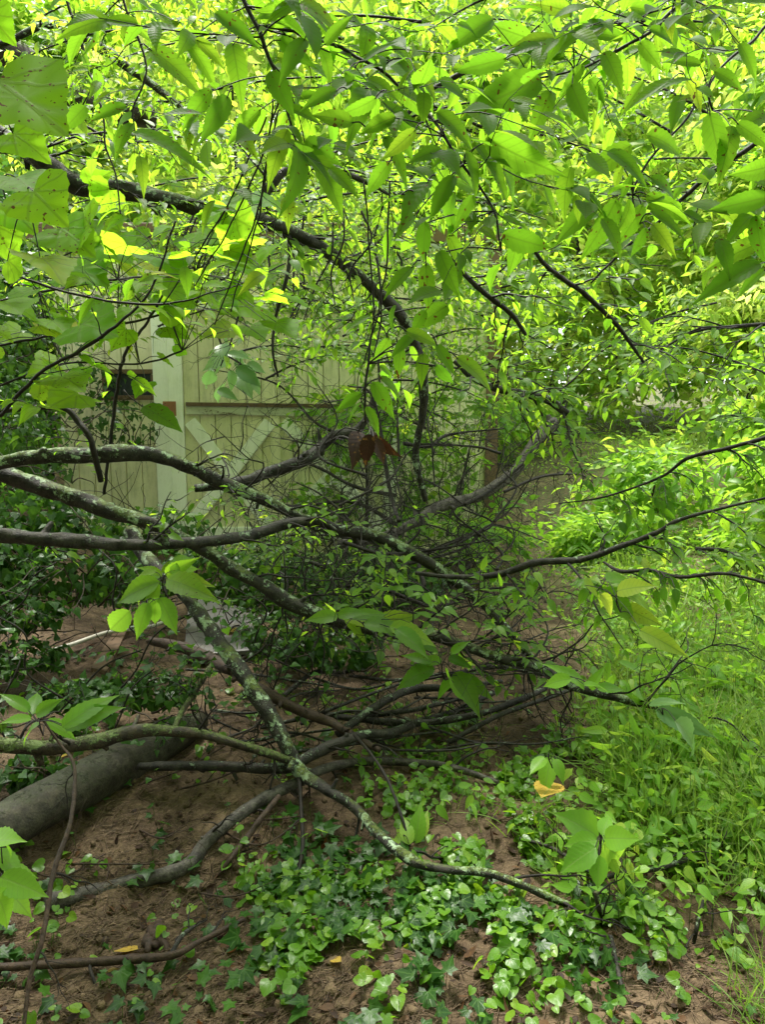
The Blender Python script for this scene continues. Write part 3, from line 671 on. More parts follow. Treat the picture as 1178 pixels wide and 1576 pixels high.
branch('tree_limb', 'grey limb curving up behind the tangle toward the grass bank', 'limb',
  [(520,838,4.6,12),(560,832,4.6,15),(600,823,4.7,16),(646,800,4.8,17),(681,778,4.9,18),(732,765,5.0,18),(773,742,5.1,18),(803,714,5.2,19),(829,673,5.3,18),(854,648,5.4,16)], 'bark_grey', GL, [SUB(9,(.3,.8),None,n3=2,wig=.3)], None, 12)
branch('tree_limb', 'dark limb bowed in front of the braced shed door', 'limb',
  [(300,752,4.3,12),(330,748,4.3,14),(380,740,4.3,17),(414,727,4.4,17),(448,716,4.4,18),(475,704,4.4,19),(495,685,4.5,16),(516,670,4.5,15),(546,664,4.5,15),(566,640,4.5,11),(580,600,4.5,8)], 'bark', GL, [SUB(10,(.3,.7),None,n3=2,wig=.3)], None, 12)
branch('tree_limb', 'dark broken-ended limb poking right above the grass bank', 'limb',
  [(700,555,3.2,8),(727,580,3.2,10),(765,598,3.2,11),(805,606,3.2,12),(845,616,3.2,15),(874,637,3.2,12)], 'bark', GL, [SUB(9,(.15,.45),LFm,n3=1)], 'mid')
branch('tree_limb', 'slender dark limb reaching right over the grass with leafy end', 'limb',
  [(640,882,3.2,6),(702,888,3.1,8),(768,884,3.0,10),(824,866,2.9,12),(895,861,2.8,10),(956,841,2.7,9),(1011,820,2.6,8),(1047,800,2.5,6),(1113,782,2.4,5),(1190,764,2.3,4)], 'bark', GL, [SUB(11,(.15,.45),LFm,t=(.2,1),n3=1)], 'mid')
branch('tree_limb', 'thin dark limb level over the grass ending in round drooping leaves', 'limb',
  [(930,865,2.7,4),(956,879,2.6,6),(1001,878,2.5,6),(1047,888,2.45,6),(1118,883,2.4,5),(1190,900,2.35,4)], 'twig', GL, [SUB(9,(.15,.4),dict(gap=.04,size=.062,droop=.7,face=.4,tone=.2),grav=-.2)], 'near')
branch('tree_limb', 'thin dark twiggy limb entering at right above the lawn', 'limb',
  [(860,775,3.0,2),(930,765,3.0,3),(1016,735,2.9,4),(1060,705,2.8,6),(1120,690,2.7,6),(1200,668,2.6,7)], 'twig', GL, [SUB(10,(.15,.4),dict(gap=.03,size=.06,droop=.6,face=.3,tone=.25),grav=-.15)], 'near')
branch('tree_limb', 'long thin bare limb entering level at the right edge mid-height', 'limb',
  [(1200,497,3.2,6),(1140,502,3.2,6),(1083,507,3.2,5),(1040,525,3.2,4),(986,561,3.2,3)], 'twig', GL, [SUB(9,(.3,.7),LFs,grav=-.12,n3=1,bias=(-.6,0,-.3))], 'mid')
branch('tree_limb', 'dark slanting branch ending over the lawn, right of centre', 'limb',
  [(800,350,2.4,5),(835,402,2.45,7),(868,430,2.5,8),(900,452,2.5,8),(950,500,2.55,7),(972,530,2.6,6),(992,558,2.6,4)], 'twig', GL, [SUB(8,(.15,.4),LFm)], 'mid')
branch('tree_limb', 'short dark branch dipping right of centre among green leaves', 'limb',
  [(690,380,2.6,5),(712,418,2.6,8),(745,450,2.6,9),(788,484,2.65,8),(810,516,2.65,5)], 'twig', GL, [SUB(7,(.15,.35),LFm)], 'mid')
GB = 'thin branches lying on the ground'
for lab, pth, bk in (
  ('thin dark branch lying over the weeds below the long mottled limb', [(500,1100,'g',0.095,10),(580,1110,'g',0.095,11),(656,1112,'g',0.085,11),(732,1100,'g',0.085,10),(783,1084,'g',0.085,10),(834,1062,'g',0.095,8),(850,1040,'g',.1,5)], 'bark'),
  ('bent dark branch behind the crossing of limbs, on brown soil', [(520,1130,'g',0.115,12),(560,1100,'g',0.125,13),(600,1075,'g',0.125,13),(640,1060,'g',0.115,12),(700,1058,'g',0.105,9),(773,1048,'g',0.095,6)], 'bark'),
  ('short dark branch end lying beside the oval-leaved seedling', [(925,1352,'g',0.065,7),(968,1342,'g',0.065,9),(1011,1337,'g',0.065,9),(1067,1322,'g',0.065,8),(1126,1323,'g',0.055,6)], 'bark'),
  ('stubby upright dead stem below the oval-leaved seedling', [(925,1425,'g',.0,8),(922,1395,'g',0.085,8),(918,1372,'g',0.125,7)], 'bark_moss'),
  ('dark root-like stick on the soil at bottom right of centre', [(940,1440,'g',0.045,7),(948,1475,'g',0.055,8),(957,1518,'g',0.045,7)], 'bark'),
  ('reddish-brown stick lying on the bare soil at bottom left', [(-40,1490,'g',0.055,12),(0,1488,'g',0.055,12),(100,1483,'g',0.055,13),(194,1477,'g',0.055,14),(265,1470,'g',0.055,12),(306,1450,'g',0.060,9),(377,1414,'g',0.055,7)], 'bark_red'),
  ('forked dark twig end beside the rotten bark chunk', [(262,1470,'g',0.065,8),(280,1440,'g',0.085,7),(300,1425,'g',0.085,5),(318,1415,'g',0.075,3)], 'bark'),
  ('knobbly brown root running up from the bare soil to the crossing limbs', [(330,1360,'g',.0,6),(352,1325,'g',0.055,8),(380,1290,'g',0.065,9),(400,1262,'g',0.075,9),(430,1225,'g',0.095,8)], 'bark_red'),
  ('small dark branch nosing out of weeds left of the sapling', [(800,1290,'g',0.055,4),(850,1305,'g',0.075,6),(890,1330,'g',0.085,7),(925,1350,'g',0.075,6)], 'bark'),
  ('short sloping stick among the weeds near the right edge', [(1085,1380,'g',0.075,5),(1075,1420,'g',0.065,6),(1068,1455,'g',.0,6)], 'bark')):
    branch('fallen_branch', lab, 'branch', pth, bk, GB, [SUB(3,(.06,.2),None,n2=2,wig=.3)], None, 9, .16)
branch('tree_log', 'smooth grey-green fallen trunk running up from the lower left corner', 'log',
  [(-90,1325,2.28,76),(0,1278,2.42,74),(80,1232,2.6,71),(168,1187,2.8,66),(240,1150,2.99,58),(285,1124,3.1,46),(310,1110,3.2,26)], 'bark_log', None, None, None, 36, .13, part='trunk')
branch('dead_twig', 'tan broken stick propped on the mossy limb beside the brown limb', 'stick', [(326,1023,3.1,8),(300,1065,2.9,9),(280,1095,2.7,9),(268,1122,2.6,10)], 'bark_moss', None, None, None, 8)
branch('hanging_vine', 'reddish bare vine stem curving down past the grey log at lower left', 'vine',
  [(60,1100,2.2,3),(92,1145,2.2,4),(110,1168,2.15,5),(115,1200,2.1,6),(108,1266,2.0,7),(82,1343,1.9,8),(66,1439,1.8,8),(46,1506,1.75,7),(36,1580,1.7,6)], 'bark_red', None, [SUB(3,(.1,.3),None)], None, 8)
branch('hanging_twig', 'thin dark twig dangling from the crossing of limbs over the ivy', 'twig', [(461,1196,2.66,7),(464,1250,2.55,6),(466,1302,2.4,6),(456,1360,2.3,6),(448,1404,2.25,5),(438,1475,2.15,4)], 'twig', None, [SUB(4,(.05,.2),None)], None, 6)
branch('hanging_twig', 'thin dark stick leaning beside a pair of upright leaves', 'twig', [(545,1130,2.8,5),(575,1165,2.6,5),(598,1203,2.5,5),(618,1255,2.4,5),(631,1303,2.35,5)], 'twig', None, None, None, 6)
GU = 'limbs in the upper left background'
branch('tree_limb', 'dark mossy leaning trunk in the upper left corner background', 'limb', [(-60,30,5.5,44),(0,70,5.5,44),(50,105,5.6,44),(90,135,5.7,42),(135,158,5.8,38),(190,172,5.9,36),(240,182,6.0,32)], 'bark_moss', GU, [SUB(6,(.4,.9),LFm)], 'far', 14)
branch('tree_limb', 'pale lichened branch slanting down across the upper left', 'limb', [(-40,85,4.4,12),(20,60,4.4,11),(60,42,4.4,10),(100,38,4.4,13),(125,58,4.4,15),(165,80,4.4,15),(205,110,4.4,14),(250,142,4.4,11),(290,175,4.4,7)], 'bark_lichen', GU, [SUB(8,(.3,.7),LFm)], 'mid', 10, stubs=[(4,.85,.45,10,.24),(3,.25,1,12,.2)])
branch('hanging_twig', 'thin black twig dangling through the upper left corner', 'twig', [(100,-20,2.0,5),(105,10,2.0,5),(124,60,2.0,5),(132,100,2.0,4),(150,148,2.0,4),(160,190,2.0,3),(162,225,2.0,3),(178,270,2.0,3),(185,330,2.0,2)], 'twig', None, [SUB(6,(.06,.2),dict(gap=.03,size=.05,droop=.5,face=.3),n2=1)], 'mid', 6)

# ------------------------------------------------------------------ foreground leafy branches with hand-placed leaves
GF = 'leafy branches hanging close to the camera'
NL = dict(gap=.025, size=.066, droop=.16, face=.7, nr=.3)
def near_branch(label, path, hand, n=4, L=(.12, .3), cfg=NL, mat='near', d0=1.0, T=T_ELM_HI, **kw):
    pts, rad = conv(path); th = thing('leafy_branch', label, 'branch', pts[len(pts)//2], GF); a = Acc(); tube(a, pts, rad, 7, .012, .08, .006)
    bag = LeafBag()
    if n: grow(th, pts, rad, dict(n=n, L=L, leaf=cfg, n2=1, r=.0022, kink=.004, t=(.05, 1), **kw), bag, M['twig'])
    f = Acc(); bag.put(f, T)
    for h in hand:
        u0, v0, u1, v1 = h[:4]; d = h[4] if len(h) > 4 else d0+RNG.uniform(-.06, .06)
        p = P(u0, v0, d); q = P(u1, v1, d*RNG.uniform(.97, 1.03)); Ld = q-p; S = np.linalg.norm(Ld)*1.04
        N = nrm(nrm(CAM-p)*.8+Z*.45+RNG.normal(0, .28, 3))
        leaves(f, T, p, nrm(Ld), N, [S], [float(np.clip(RNG.normal(.4, .2), 0, 1))], [RNG.uniform(.74, 1.0)], [RNG.normal(.05, .14)])
        # petiole back to the nearest point of the branch when it is close
        dd = np.linalg.norm(pts-p, axis=1); j = int(np.argmin(dd))
        back = p-nrm(Ld)*.015 if dd[j] > .12 else pts[j]; tube(a, [back, (back+p)/2+[0, 0, .004], p+nrm(Ld)*S*.05], [.0012, .001, .0008], 4, .01, cap=False)
    a.build('stem', M['twig'], th); f.build('foliage', M[mat], th); return th
near_branch('long dark stem entering at top centre, its leaves hanging left', [(366,-20,1.15,7),(380,10,1.15,7),(397,40,1.15,7),(408,75,1.15,6),(425,115,1.15,5),(440,150,1.15,4)],
  [(229,76,316,122),(285,61,341,130),(357,66,374,140),(326,138,275,199),(351,148,313,213),(402,168,341,219),(300,60,350,95),(330,20,400,60),(415,110,450,170),(430,60,480,100)], 9, d0=1.1)
near_branch('curved stem crossing the upper middle with broad green leaves', [(397,40,1.15,5),(430,43,1.15,5),(470,52,1.15,5),(515,72,1.12,5),(560,95,1.1,5),(610,128,1.1,5),(650,165,1.08,5),(685,210,1.05,5),(715,252,1.05,5),(740,285,1.05,4),(762,325,1.05,4),(772,385,1.05,3)],
  [(748,213,852,270),(732,223,800,288),(671,173,740,215),(717,233,749,308),(773,360,852,388),(636,411,590,449),(656,406,659,479),(676,386,703,449),(690,360,722,420),(640,330,605,368),(655,340,650,405),(620,300,560,320),(610,180,550,200),(640,200,590,245),(580,150,520,190),(560,95,610,60),(500,70,540,20),(470,60,430,110),(600,250,560,300),(660,280,610,330),(700,270,660,330),(545,190,480,170),(530,110,560,160),(730,300,700,350),(590,210,640,270),(520,140,470,150)], 16, d0=1.0)
near_branch('drooping stem whose leaves hang over the arching limb', [(438,160,1.2,4),(448,190,1.2,4),(455,215,1.2,3),(475,235,1.2,3),(500,260,1.2,2)],
  [(443,199,407,272),(458,224,474,306),(484,239,537,328),(470,215,520,250),(440,165,500,185)], 2, d0=1.15)
near_branch('hanging stem with a whorl of leaves above the dead brown leaf', [(560,280,1.05,3),(568,340,1.05,3),(574,420,1.05,3),(574,490,1.05,3),(566,560,1.05,4),(560,600,1.05,4),(563,650,1.05,4)],
  [(624,510,682,528),(618,534,611,580),(652,544,648,587),(672,561,698,598),(702,551,772,590),(672,530,701,578),(584,581,634,611),(574,588,608,640),(557,605,514,631),(557,619,526,652),(563,626,591,668),(600,520,575,560),(640,515,600,540),(690,470,640,500),(610,470,590,510)], 0, d0=1.0)
near_branch('stem entering at the top right with wide dark-green leaves', [(1065,-15,1.2,8),(1050,5,1.2,7),(1032,22,1.2,6),(1008,45,1.2,5),(986,61,1.2,5),(945,81,1.2,4),(885,109,1.2,3),(818,122,1.2,3)],
  [(834,122,722,164),(870,90,800,70),(900,100,860,150),(930,80,960,130),(960,60,900,40),(1000,45,1050,60),(985,65,1020,100),(820,60,750,40),(800,110,770,160),(850,140,820,200),(910,60,930,10),(780,90,700,110),(760,30,690,60),(880,20,830,0),(880,130,905,190)], 14, d0=1.15)
near_branch('stem with a cluster of long leaves hanging right of centre', [(1090,130,1.1,4),(1060,180,1.1,4),(1010,235,1.1,4),(985,270,1.1,4),(975,300,1.1,3),(985,345,1.1,2)],
  [(973,223,903,270),(961,254,935,296),(996,208,1069,226),(925,310,849,366),(950,305,905,403),(991,315,954,380),(996,350,975,398),(996,299,1064,342),(1001,325,1064,362),(1001,274,1055,295),(975,270,950,310),(1005,345,1040,385)], 2, d0=1.05)
near_branch('twig at the upper right with pointed leaves hanging down', [(1190,30,1.2,5),(1149,71,1.2,5),(1113,101,1.2,4),(1090,140,1.2,4),(1098,170,1.2,3)],
  [(1037,122,964,158),(1057,122,1094,169),(1049,145,1034,197),(1093,173,1113,266),(1128,193,1113,271),(1135,190,1190,222),(1185,176,1133,190),(1100,110,1150,130),(1080,100,1030,85)], 2, d0=1.1)
near_branch('leaf fan reaching in from the right edge above the middle', [(1215,290,1.1,5),(1185,310,1.1,4),(1178,360,1.1,4),(1185,410,1.1,3)],
  [(1185,303,1098,322),(1180,315,1106,364),(1183,371,1086,398),(1172,406,1075,443),(1180,415,1128,452),(1190,255,1135,270),(1165,330,1170,410),(1190,290,1150,250)], 0, d0=1.05)
near_branch('dark branch slanting in from the right edge above the lawn', [(1215,190,1.9,7),(1154,228,1.95,8),(1098,264,2.0,8),(1047,310,2.05,7),(1010,345,2.1,6),(971,376,2.15,5),(910,436,2.2,3)], [], 7, (.2, .45), dict(NL, size=.07), d0=2.0)
near_branch('black stem crossing behind the leaves at the top centre', [(620,185,1.7,6),(646,157,1.7,8),(665,138,1.7,7),(690,124,1.7,9),(732,101,1.7,8),(780,70,1.75,6),(860,45,1.8,5),(976,20,1.9,4)], [], 10, (.2, .45), dict(NL, size=.075), d0=1.7)
near_branch('leafy stem hanging in from the top edge, left of the long dark stem', [(180,-30,1.5,5),(195,20,1.5,4),(215,60,1.5,4),(225,110,1.5,3),(205,165,1.5,3),(208,210,1.5,2)],
  [(196,164,138,170,1.5),(204,204,326,242,1.4),(190,60,205,20,1.5),(205,180,150,195,1.5),(205,190,170,225,1.5),(215,240,225,285,1.5),(207,235,203,275,1.5),(190,30,240,60,1.5)], 5, d0=1.5)
# bundle of straight hanging shoots
for i, (u, v, u2, v2, l) in enumerate(((432,150,300,440,'leftmost of the straight dark shoots fanning down from the top stem'), (428,170,330,500,'longest of the straight dark shoots crossing the arching limb'), (420,150,355,480,'middle one of the straight dark shoots crossing the arching limb'), (410,180,250,470,'most slanted of the straight dark shoots below the arching limb'), (600,280,560,560,'straight thin shoot hanging right of the dead brown leaf'))):
    um, vm = (u+u2)/2+14, (v+v2)/2
    near_branch(l, [(u, v, 1.25, 3), (um, vm, 1.3, 3), (u2, v2, 1.35, 2)], [], 5, (.08, .22), dict(NL, size=.05, keep=.25), 'near')
near_branch('long wiry stem sweeping from the left edge up to the shoots', [(-20,412,1.6,3),(50,432,1.6,4),(110,452,1.6,4),(200,466,1.6,4),(280,464,1.6,3),(360,440,1.6,2),(440,405,1.6,2)], [], 6, (.1, .25), dict(NL, keep=.4), 'lime')
near_branch('dark wiry stem slanting up through the yellow-green vine leaves', [(0,640,2.2,6),(60,575,2.15,6),(120,540,2.1,6),(180,500,2.05,5),(230,450,2.0,4),(270,340,1.9,3)], [], 6, (.15, .3), dict(NL, keep=.5, size=.07), 'lime')
near_branch('dark forked stem in front of the shed window', [(155,740,3.0,9),(140,680,2.9,9),(120,650,2.9,10),(95,628,2.9,9),(0,632,2.9,8),(-40,636,2.9,7)], [], 5, (.2, .5), dict(NL, keep=.3, size=.06), 'lime')
near_branch('thin dark stem standing before the shed window', [(160,760,3.2,5),(180,600,3.0,6),(195,540,2.8,5),(230,490,2.6,4),(262,430,2.4,3)], [], 6, (.15, .4), dict(NL, keep=.5, size=.06), 'lime')
# vine leaves at left
def vine(label, path, hand, d0, T=T_GRAPE, mat='lime', wid=(1, 1.2), n=0, cat='vine', name='leafy_vine', group='vines with broad leaves at left', tone=.45, face=.9):
    pts, rad = conv(path); th = thing(name, label, cat, pts[len(pts)//2], group); a = Acc(); tube(a, pts, rad, 7, .015, .08, .006); f = Acc()
    for h in hand:
        u0, v0, u1, v1 = h[:4]; d = h[4] if len(h) > 4 else d0*RNG.uniform(.93, 1.07)
        p = P(u0, v0, d); q = P(u1, v1, d*RNG.uniform(.95, 1.05)); S = np.linalg.norm(q-p)
        leaves(f, T, p, nrm(q-p), nrm(nrm(CAM-p)*face+Z*.5+RNG.normal(0, .2, 3)), [S], [float(np.clip(RNG.normal(tone, .22), 0, 1))], [RNG.uniform(*wid)], [RNG.normal(.05, .1)])
        j = int(np.argmin(np.linalg.norm(pts-p, axis=1))); far = np.linalg.norm(pts[j]-p) > .6
        b = p+nrm(p-q)*.06 if far else pts[j]
        tube(a, [b, (b+p)/2+[0, 0, .01], p+(q-p)*.03], [.0018, .0015, .0012], 4, .02, cap=False)
    a.build('stem', M['twig'], th); f.build('foliage', M[mat], th); return th
vine('vine with one very large toothed leaf at the left edge', [(-60,60,1.0,3),(-30,100,1.0,3),(-15,125,1.0,3),(-5,180,1.0,3)], [(-8,122,102,196),(-20,20,16,56),(18,205,72,235,1.2)], 1.0, tone=.3)
vine('vine of yellow-green toothed leaves below the arching limb at the left edge', [(-40,230,1.5,3),(0,280,1.5,3),(40,300,1.5,3),(100,350,1.6,3),(140,330,1.6,2)],
  [(22,272,62,290),(48,292,99,340),(8,312,58,362),(-10,345,25,400),(137,285,170,262,2.5),(170,290,140,330,2.5),(140,345,95,360),(90,350,140,380),(60,395,100,415),(10,400,45,425)], 1.5, tone=.35)
L_ = []
for i in range(110):
    u = RNG.uniform(-20, 440); v = RNG.uniform(350, 600)-max(0, u-200)*.25; s = RNG.uniform(26, 52); an = RNG.uniform(-.5, .7); sg = 1 if RNG.random() < .6 else -1
    if 130 < u < 300 and v > 540: continue
    if u > 110 and v > 520: continue
    L_.append((u, v, u+sg*s*math.cos(an), v+s*math.sin(an)*.5+8))
vine('upper tier of flat yellow-green vine leaves in front of the shed at left', [(-40,470,2.2,4),(60,450,2.3,4),(180,430,2.4,4),(300,420,2.5,3),(420,380,2.6,2)], L_[:42], 2.2, face=.35)
vine('middle tier of flat yellow-green vine leaves above the shed window', [(-40,540,2.6,4),(60,520,2.6,4),(180,500,2.6,4),(300,470,2.7,3)], L_[42:74], 2.6, face=.35)
vine('small broad-leaved vine nearest the braced door top', [(-20,600,2.6,4),(100,560,2.6,3),(215,560,2.6,3),(280,540,2.6,3)],
  [(225,588,205,606),(244,548,270,562),(268,530,290,545),(195,505,165,535),(150,480,90,500),(250,470,300,480),(60,585,120,600),(120,605,70,625)]+L_[74:92], 2.6, face=.5)
T_OV = T_WIDE
vine('single long dull leaf before the white door post', [(190,600,2.7,2),(205,615,2.7,2),(219,626,2.7,2)], [(219,626,279,652)], 2.7, T_WIDE, 'near', (.8,.9), name='leaf_sprig', group=None, cat='sprig')
vine('pale grey-green leaves clump hanging left of the door rail', [(330,500,3.6,4),(345,540,3.6,3),(370,560,3.6,3),(400,575,3.6,2)],
  [(330,575,300,590),(325,570,318,605),(345,590,330,615),(360,560,395,575),(365,565,400,590),(350,545,385,545),(340,530,345,550),(370,575,385,605),(355,570,362,600),(380,560,410,570),(385,580,405,605),(350,550,320,560),(345,525,365,530),(335,600,365,610),(370,545,400,550)], 3.6, T_ELM_HI, 'pale', (1.1, 1.5), name='shrub_sprig', group=None, cat='sprig')
# bright sprigs
GSP = 'bright leafy sprigs sprouting from the fallen limbs'
def sprig(label, u, v, d, hand, mat='lawn', T=T_ELM_HI, **k):
    vine(label, [(u+6, v+22, d+.05, 2), (u+1, v+10, d+.02, 2), (u, v, d, 2)], hand, d, T, mat, k.get('wid', (.85, 1.15)), name='leaf_sprig', group=GSP, cat='sprig', tone=k.get('tone', .5), face=k.get('face', .6))
sprig('bright sprig of narrow leaves on the steep limb, large leaves drooping below', 250, 895, 2.7, [(245,890,190,900),(250,885,215,870),(255,885,290,865),(255,888,325,895),(258,892,320,908),(250,882,262,860),(260,880,310,868),(245,896,165,925),(245,897,230,935),(240,880,200,888),(262,895,340,915),(255,878,285,850)], 'mid')
sprig('two large dull green leaves hanging at the top of the steep limb', 225, 925, 2.7, [(228,928,205,985),(240,925,232,970),(245,920,276,975),(200,940,152,985),(235,920,255,955)], 'lawn', wid=(1.0, 1.2), tone=.15, face=.9)
sprig('leaf sprig with drooping dark leaf on the mottled limb centre', 680, 1025, 2.9, [(690,1030,702,1085),(700,1035,745,1092),(710,1040,760,1070),(680,1020,640,1010),(690,1015,735,1020),(670,1030,600,1045),(665,1020,620,1000),(700,1050,655,1070),(675,1005,640,980),(695,1005,720,985)], 'mid', tone=.25)
sprig('sprig of narrow leaves standing on the long limb right of centre', 520, 950, 2.9, [(520,950,470,945),(520,948,560,935),(525,950,590,960),(515,945,500,925),(530,955,580,985),(540,950,600,940),(560,960,630,965),(580,962,640,945),(600,965,680,985),(610,968,660,1000)], 'mid', tone=.6)
sprig('broad pale leaves reaching in at the left edge above the mossy limb', 60, 1110, 2.1, [(95,1120,178,1058),(98,1118,175,1080),(70,1110,125,1135),(45,1095,0,1060),(50,1100,55,1055),(48,1105,0,1110),(60,1115,20,1135),(55,1100,90,1075)], 'lawn', wid=(.8, 1.1), tone=.15)
sprig('large round-tipped leaves cluster at the left edge near the bottom', 5, 1350, 1.75, [(0,1290,25,1315),(-10,1310,40,1345),(0,1340,62,1345),(0,1350,68,1375),(0,1360,55,1410),(-10,1370,30,1430),(0,1375,20,1400),(-20,1300,10,1275)], 'lawn', wid=(1.1, 1.4), tone=.3)
sprig('pair of upright pointed leaves beside the leaning dark stick', 622, 1285, 2.35, [(618,1300,600,1262),(630,1300,622,1250),(640,1298,648,1235),(650,1290,655,1245)], 'lawn', tone=.6, wid=(.9, 1.1))
sprig('large drooping leaf pair above the weeds right of centre', 845, 1160, 2.4, [(850,1165,832,1222),(855,1168,870,1200),(840,1165,815,1190)], 'lawn', tone=.2, wid=(1.0, 1.2))
sprig('narrow yellow-green leaves reaching right above the lawn', 950, 920, 2.4, [(930,905,990,960),(940,900,1010,930),(960,935,1020,960),(985,970,1060,1003),(950,910,1000,895),(925,915,960,950),(935,895,985,880),(975,950,1030,980),(900,900,945,925)], 'mid', tone=.75)
sprig('long pale leaves hanging low over the lawn at right', 1020, 1090, 2.2, [(1010,1092,1105,1135),(1030,1095,1090,1150),(1000,1085,1050,1075),(1040,1110,1110,1165)], 'pale', tone=.2, wid=(.8, 1))
sprig('leaf fan rising at centre right above the tangle', 870, 1040, 2.7, [(900,1060,860,1010),(910,1062,925,1025),(900,1055,940,1045),(890,1050,850,1035),(880,1045,830,1050),(920,1060,965,1055)], 'lawn', tone=.6)
vine('seedling with broad oval bright leaves among the ivy', [(918,1368,2.1,4),(922,1330,2.1,4),(924,1300,2.1,4),(926,1288,2.1,3)],
  [(922,1290,884,1254),(927,1286,940,1250),(931,1290,975,1290),(929,1298,975,1336),(920,1293,872,1296),(918,1304,864,1338),(923,1316,920,1368)], 2.1, T_WIDE, 'lawn', (1.0, 1.15), name='seedling', group=None, cat='seedling', tone=.35, face=1.6)
# dead brown leaf and fallen leaves
vine('curled rusty-brown dead leaf caught below the whorl of green leaves', [(566,650,1.3,2),(570,665,1.3,2)], [(570,668,559,718),(572,672,606,704),(552,664,551,708),(575,674,596,712),(572,666,588,690)], 1.3, T_ELM_HI, 'brown', (.9, 1.4), name='dead_leaf', group=None, cat='dead leaf')
def fallen(label, u, v, u2, v2, T, mat, lift=.015):
    p = G(u, v, lift); q = G(u2, v2, lift+.01); a = Acc(); leaves(a, T, p, nrm(q-p), Z+RNG.normal(0, .3, 3), [np.linalg.norm(q-p)], [.5], [1.3], [-.35])
    tag(a.build('fallen_leaf', M[mat], None, loc=p), label, 'leaf', 'fallen leaves on the bare soil')
fallen('dry tan curled leaf lying above the reddish stick', 180,1462, 212,1466, T_WIDE, 'yellow', .03)
fallen('bright yellow leaf lying just below the reddish stick', 160,1499, 184,1492, T_ELM_HI, 'yellow', .02)
fallen('small orange leaf on soil above the rotten bark chunk', 203,1398, 214,1388, T_ELM_HI, 'brown', .03)
fallen('yellow leaf lying on the grey board', 350,975, 366,968, T_GRAPE, 'yellow', .06)
fallen('yellow-brown leaf stuck below the large drooping leaf pair', 852,1204, 833,1234, T_ELM_HI, 'yellow', .16)
fallen('small pale yellow leaf in the ivy near the bottom centre', 512,1476, 526,1482, T_ELM_HI, 'yellow', .03)
fallen('small yellow leaf on the soil beside the mossy limb', 92,1166, 108,1160, T_ELM_HI, 'yellow', .1)
# rotten bark chunk
a = Acc(); c = G(238, 1445, .02)
for i in range(5):
    o = RNG.normal(0, .012, 3)*[1, 1, .3]; dd = nrm(np.array([.6, -1+.3*i*.2, .25])+RNG.normal(0, .25, 3))
    tube(a, [c+o-dd*.06, c+o+RNG.normal(0, .004, 3), c+o+dd*RNG.uniform(.03, .07)], [.010, .022, .008], 7, .008, .35, .01)
tag(a.build('bark_chunk', M['bark_red'], None, loc=c), 'dark rotten bark chunk lying on bare soil above the reddish stick', 'bark')
# grey board and white pipe
def slab(name, corners, t, mat, label, cat, lift=.03):
    c = np.array([G(u, v, lift) for u, v in corners]); n = nrm(np.cross(c[1]-c[0], c[3]-c[0])); n = n if n[2] > 0 else -n
    q = c.mean(0)+(c-c.mean(0))*.985
    V = np.vstack([c-n*t*.5, c+n*t*.3, q+n*t*.5]); f = []
    for r in (0, 4):
        for j in range(4): f.append([r+j, r+(j+1) % 4, r+4+(j+1) % 4, r+4+j])
    f += [[8, 9, 10, 11], [3, 2, 1, 0]]; a = Acc(); a.add(V, [f]); tag(a.build(name, M[mat], None, False, loc=c.mean(0)), label, cat)
slab('board', [(283,1012),(395,1002),(392,895),(292,905)], .03, 'board', 'flat grey board lying on the ground behind the steep limb', 'board', .06)
slab('plank', [(140,1030),(165,1035),(205,955),(190,952)], .03, 'rot', 'narrow dark weathered plank lying under the white pipe', 'plank', .02)
a = Acc(); pp = [G(58, 1007, .05), G(110, 992, .05), G(167, 973, .05), G(228, 965, .05), G(258, 955, .04)]; tube(a, pp, .0125, 12, .03)
tag(a.build('pipe', M['pipe'], None, loc=pp[0]), 'thin white plastic pipe lying on the ground at left', 'pipe')

# ------------------------------------------------------------------ ivy thickets
def thicket(label, cs, n, mat='ivy', T=T_IVY3, size=.06, stems=26, tone=.4):
    c0 = P(*cs[0][:3]); th = thing('ivy_thicket', label, 'ivy', (c0[0], c0[1], float(gz(c0[0], c0[1]))), 'ivy thickets in the shade at left and centre')
    f = Acc(); st = Acc(); tot = sum(c[3]*c[4] for c in cs)
    for (u, v, d, ru, rv) in cs:
        c = P(u, v, d); rx, rz = ru*d/F, rv*d/F; ry = min(rx, rz)*1.1; m = int(n*ru*rv/tot)
        q = nrm(RNG.normal(0, 1, (m, 3))); rr = RNG.uniform(.45, 1.05, m)**.7
        lump = 1+.35*(vn(q[:, 0]*3+d*9, q[:, 2]*3+q[:, 1]*2)-.5)*2
        O = c+q*rr[:, None]*lump[:, None]*[rx, ry, rz]; k = O[:, 2] > gz(O[:, 0], O[:, 1])+.03; O, q = O[k], q[k]; m = len(O)
        D = nrm(q*.5-Z*.8+RNG.normal(0, .5, (m, 3))); N = nrm(q*.9+Z*.7+nrm(CAM-O)*.3+RNG.normal(0, .4, (m, 3)))
        leaves(f, T, O, D, N, size*RNG.uniform(.5, 1.2, m), np.clip(RNG.normal(tone, .22, m), 0, 1))
        for s in range(int(stems*ru*rv/tot)+2):
            b = c+nrm(RNG.normal(0, 1, 3))*[rx*.9, ry*.9, rz*.5]; b[2] = max(float(gz(b[0], b[1])), c[2]-rz*1.1)
            p = twig_path(b, nrm(np.array([RNG.normal(0, .8), RNG.normal(0, .5), RNG.uniform(.1, 1)])), RNG.uniform(.8, 2.2)*max(rx, rz), -.02, .28, 8); tube(st, p, np.linspace(.005, .0015, len(p)), 4, .04, 0, .02)
    st.build('stems', M['ivy_stem'], th); f.build('foliage', M[mat], th)
thicket('dark ivy heap below the low limbs at the left edge', [(30,790,4.0,130,50),(90,870,3.9,150,50),(-30,880,3.7,90,60),(20,940,3.6,90,30)], 2300, tone=.35, stems=60)
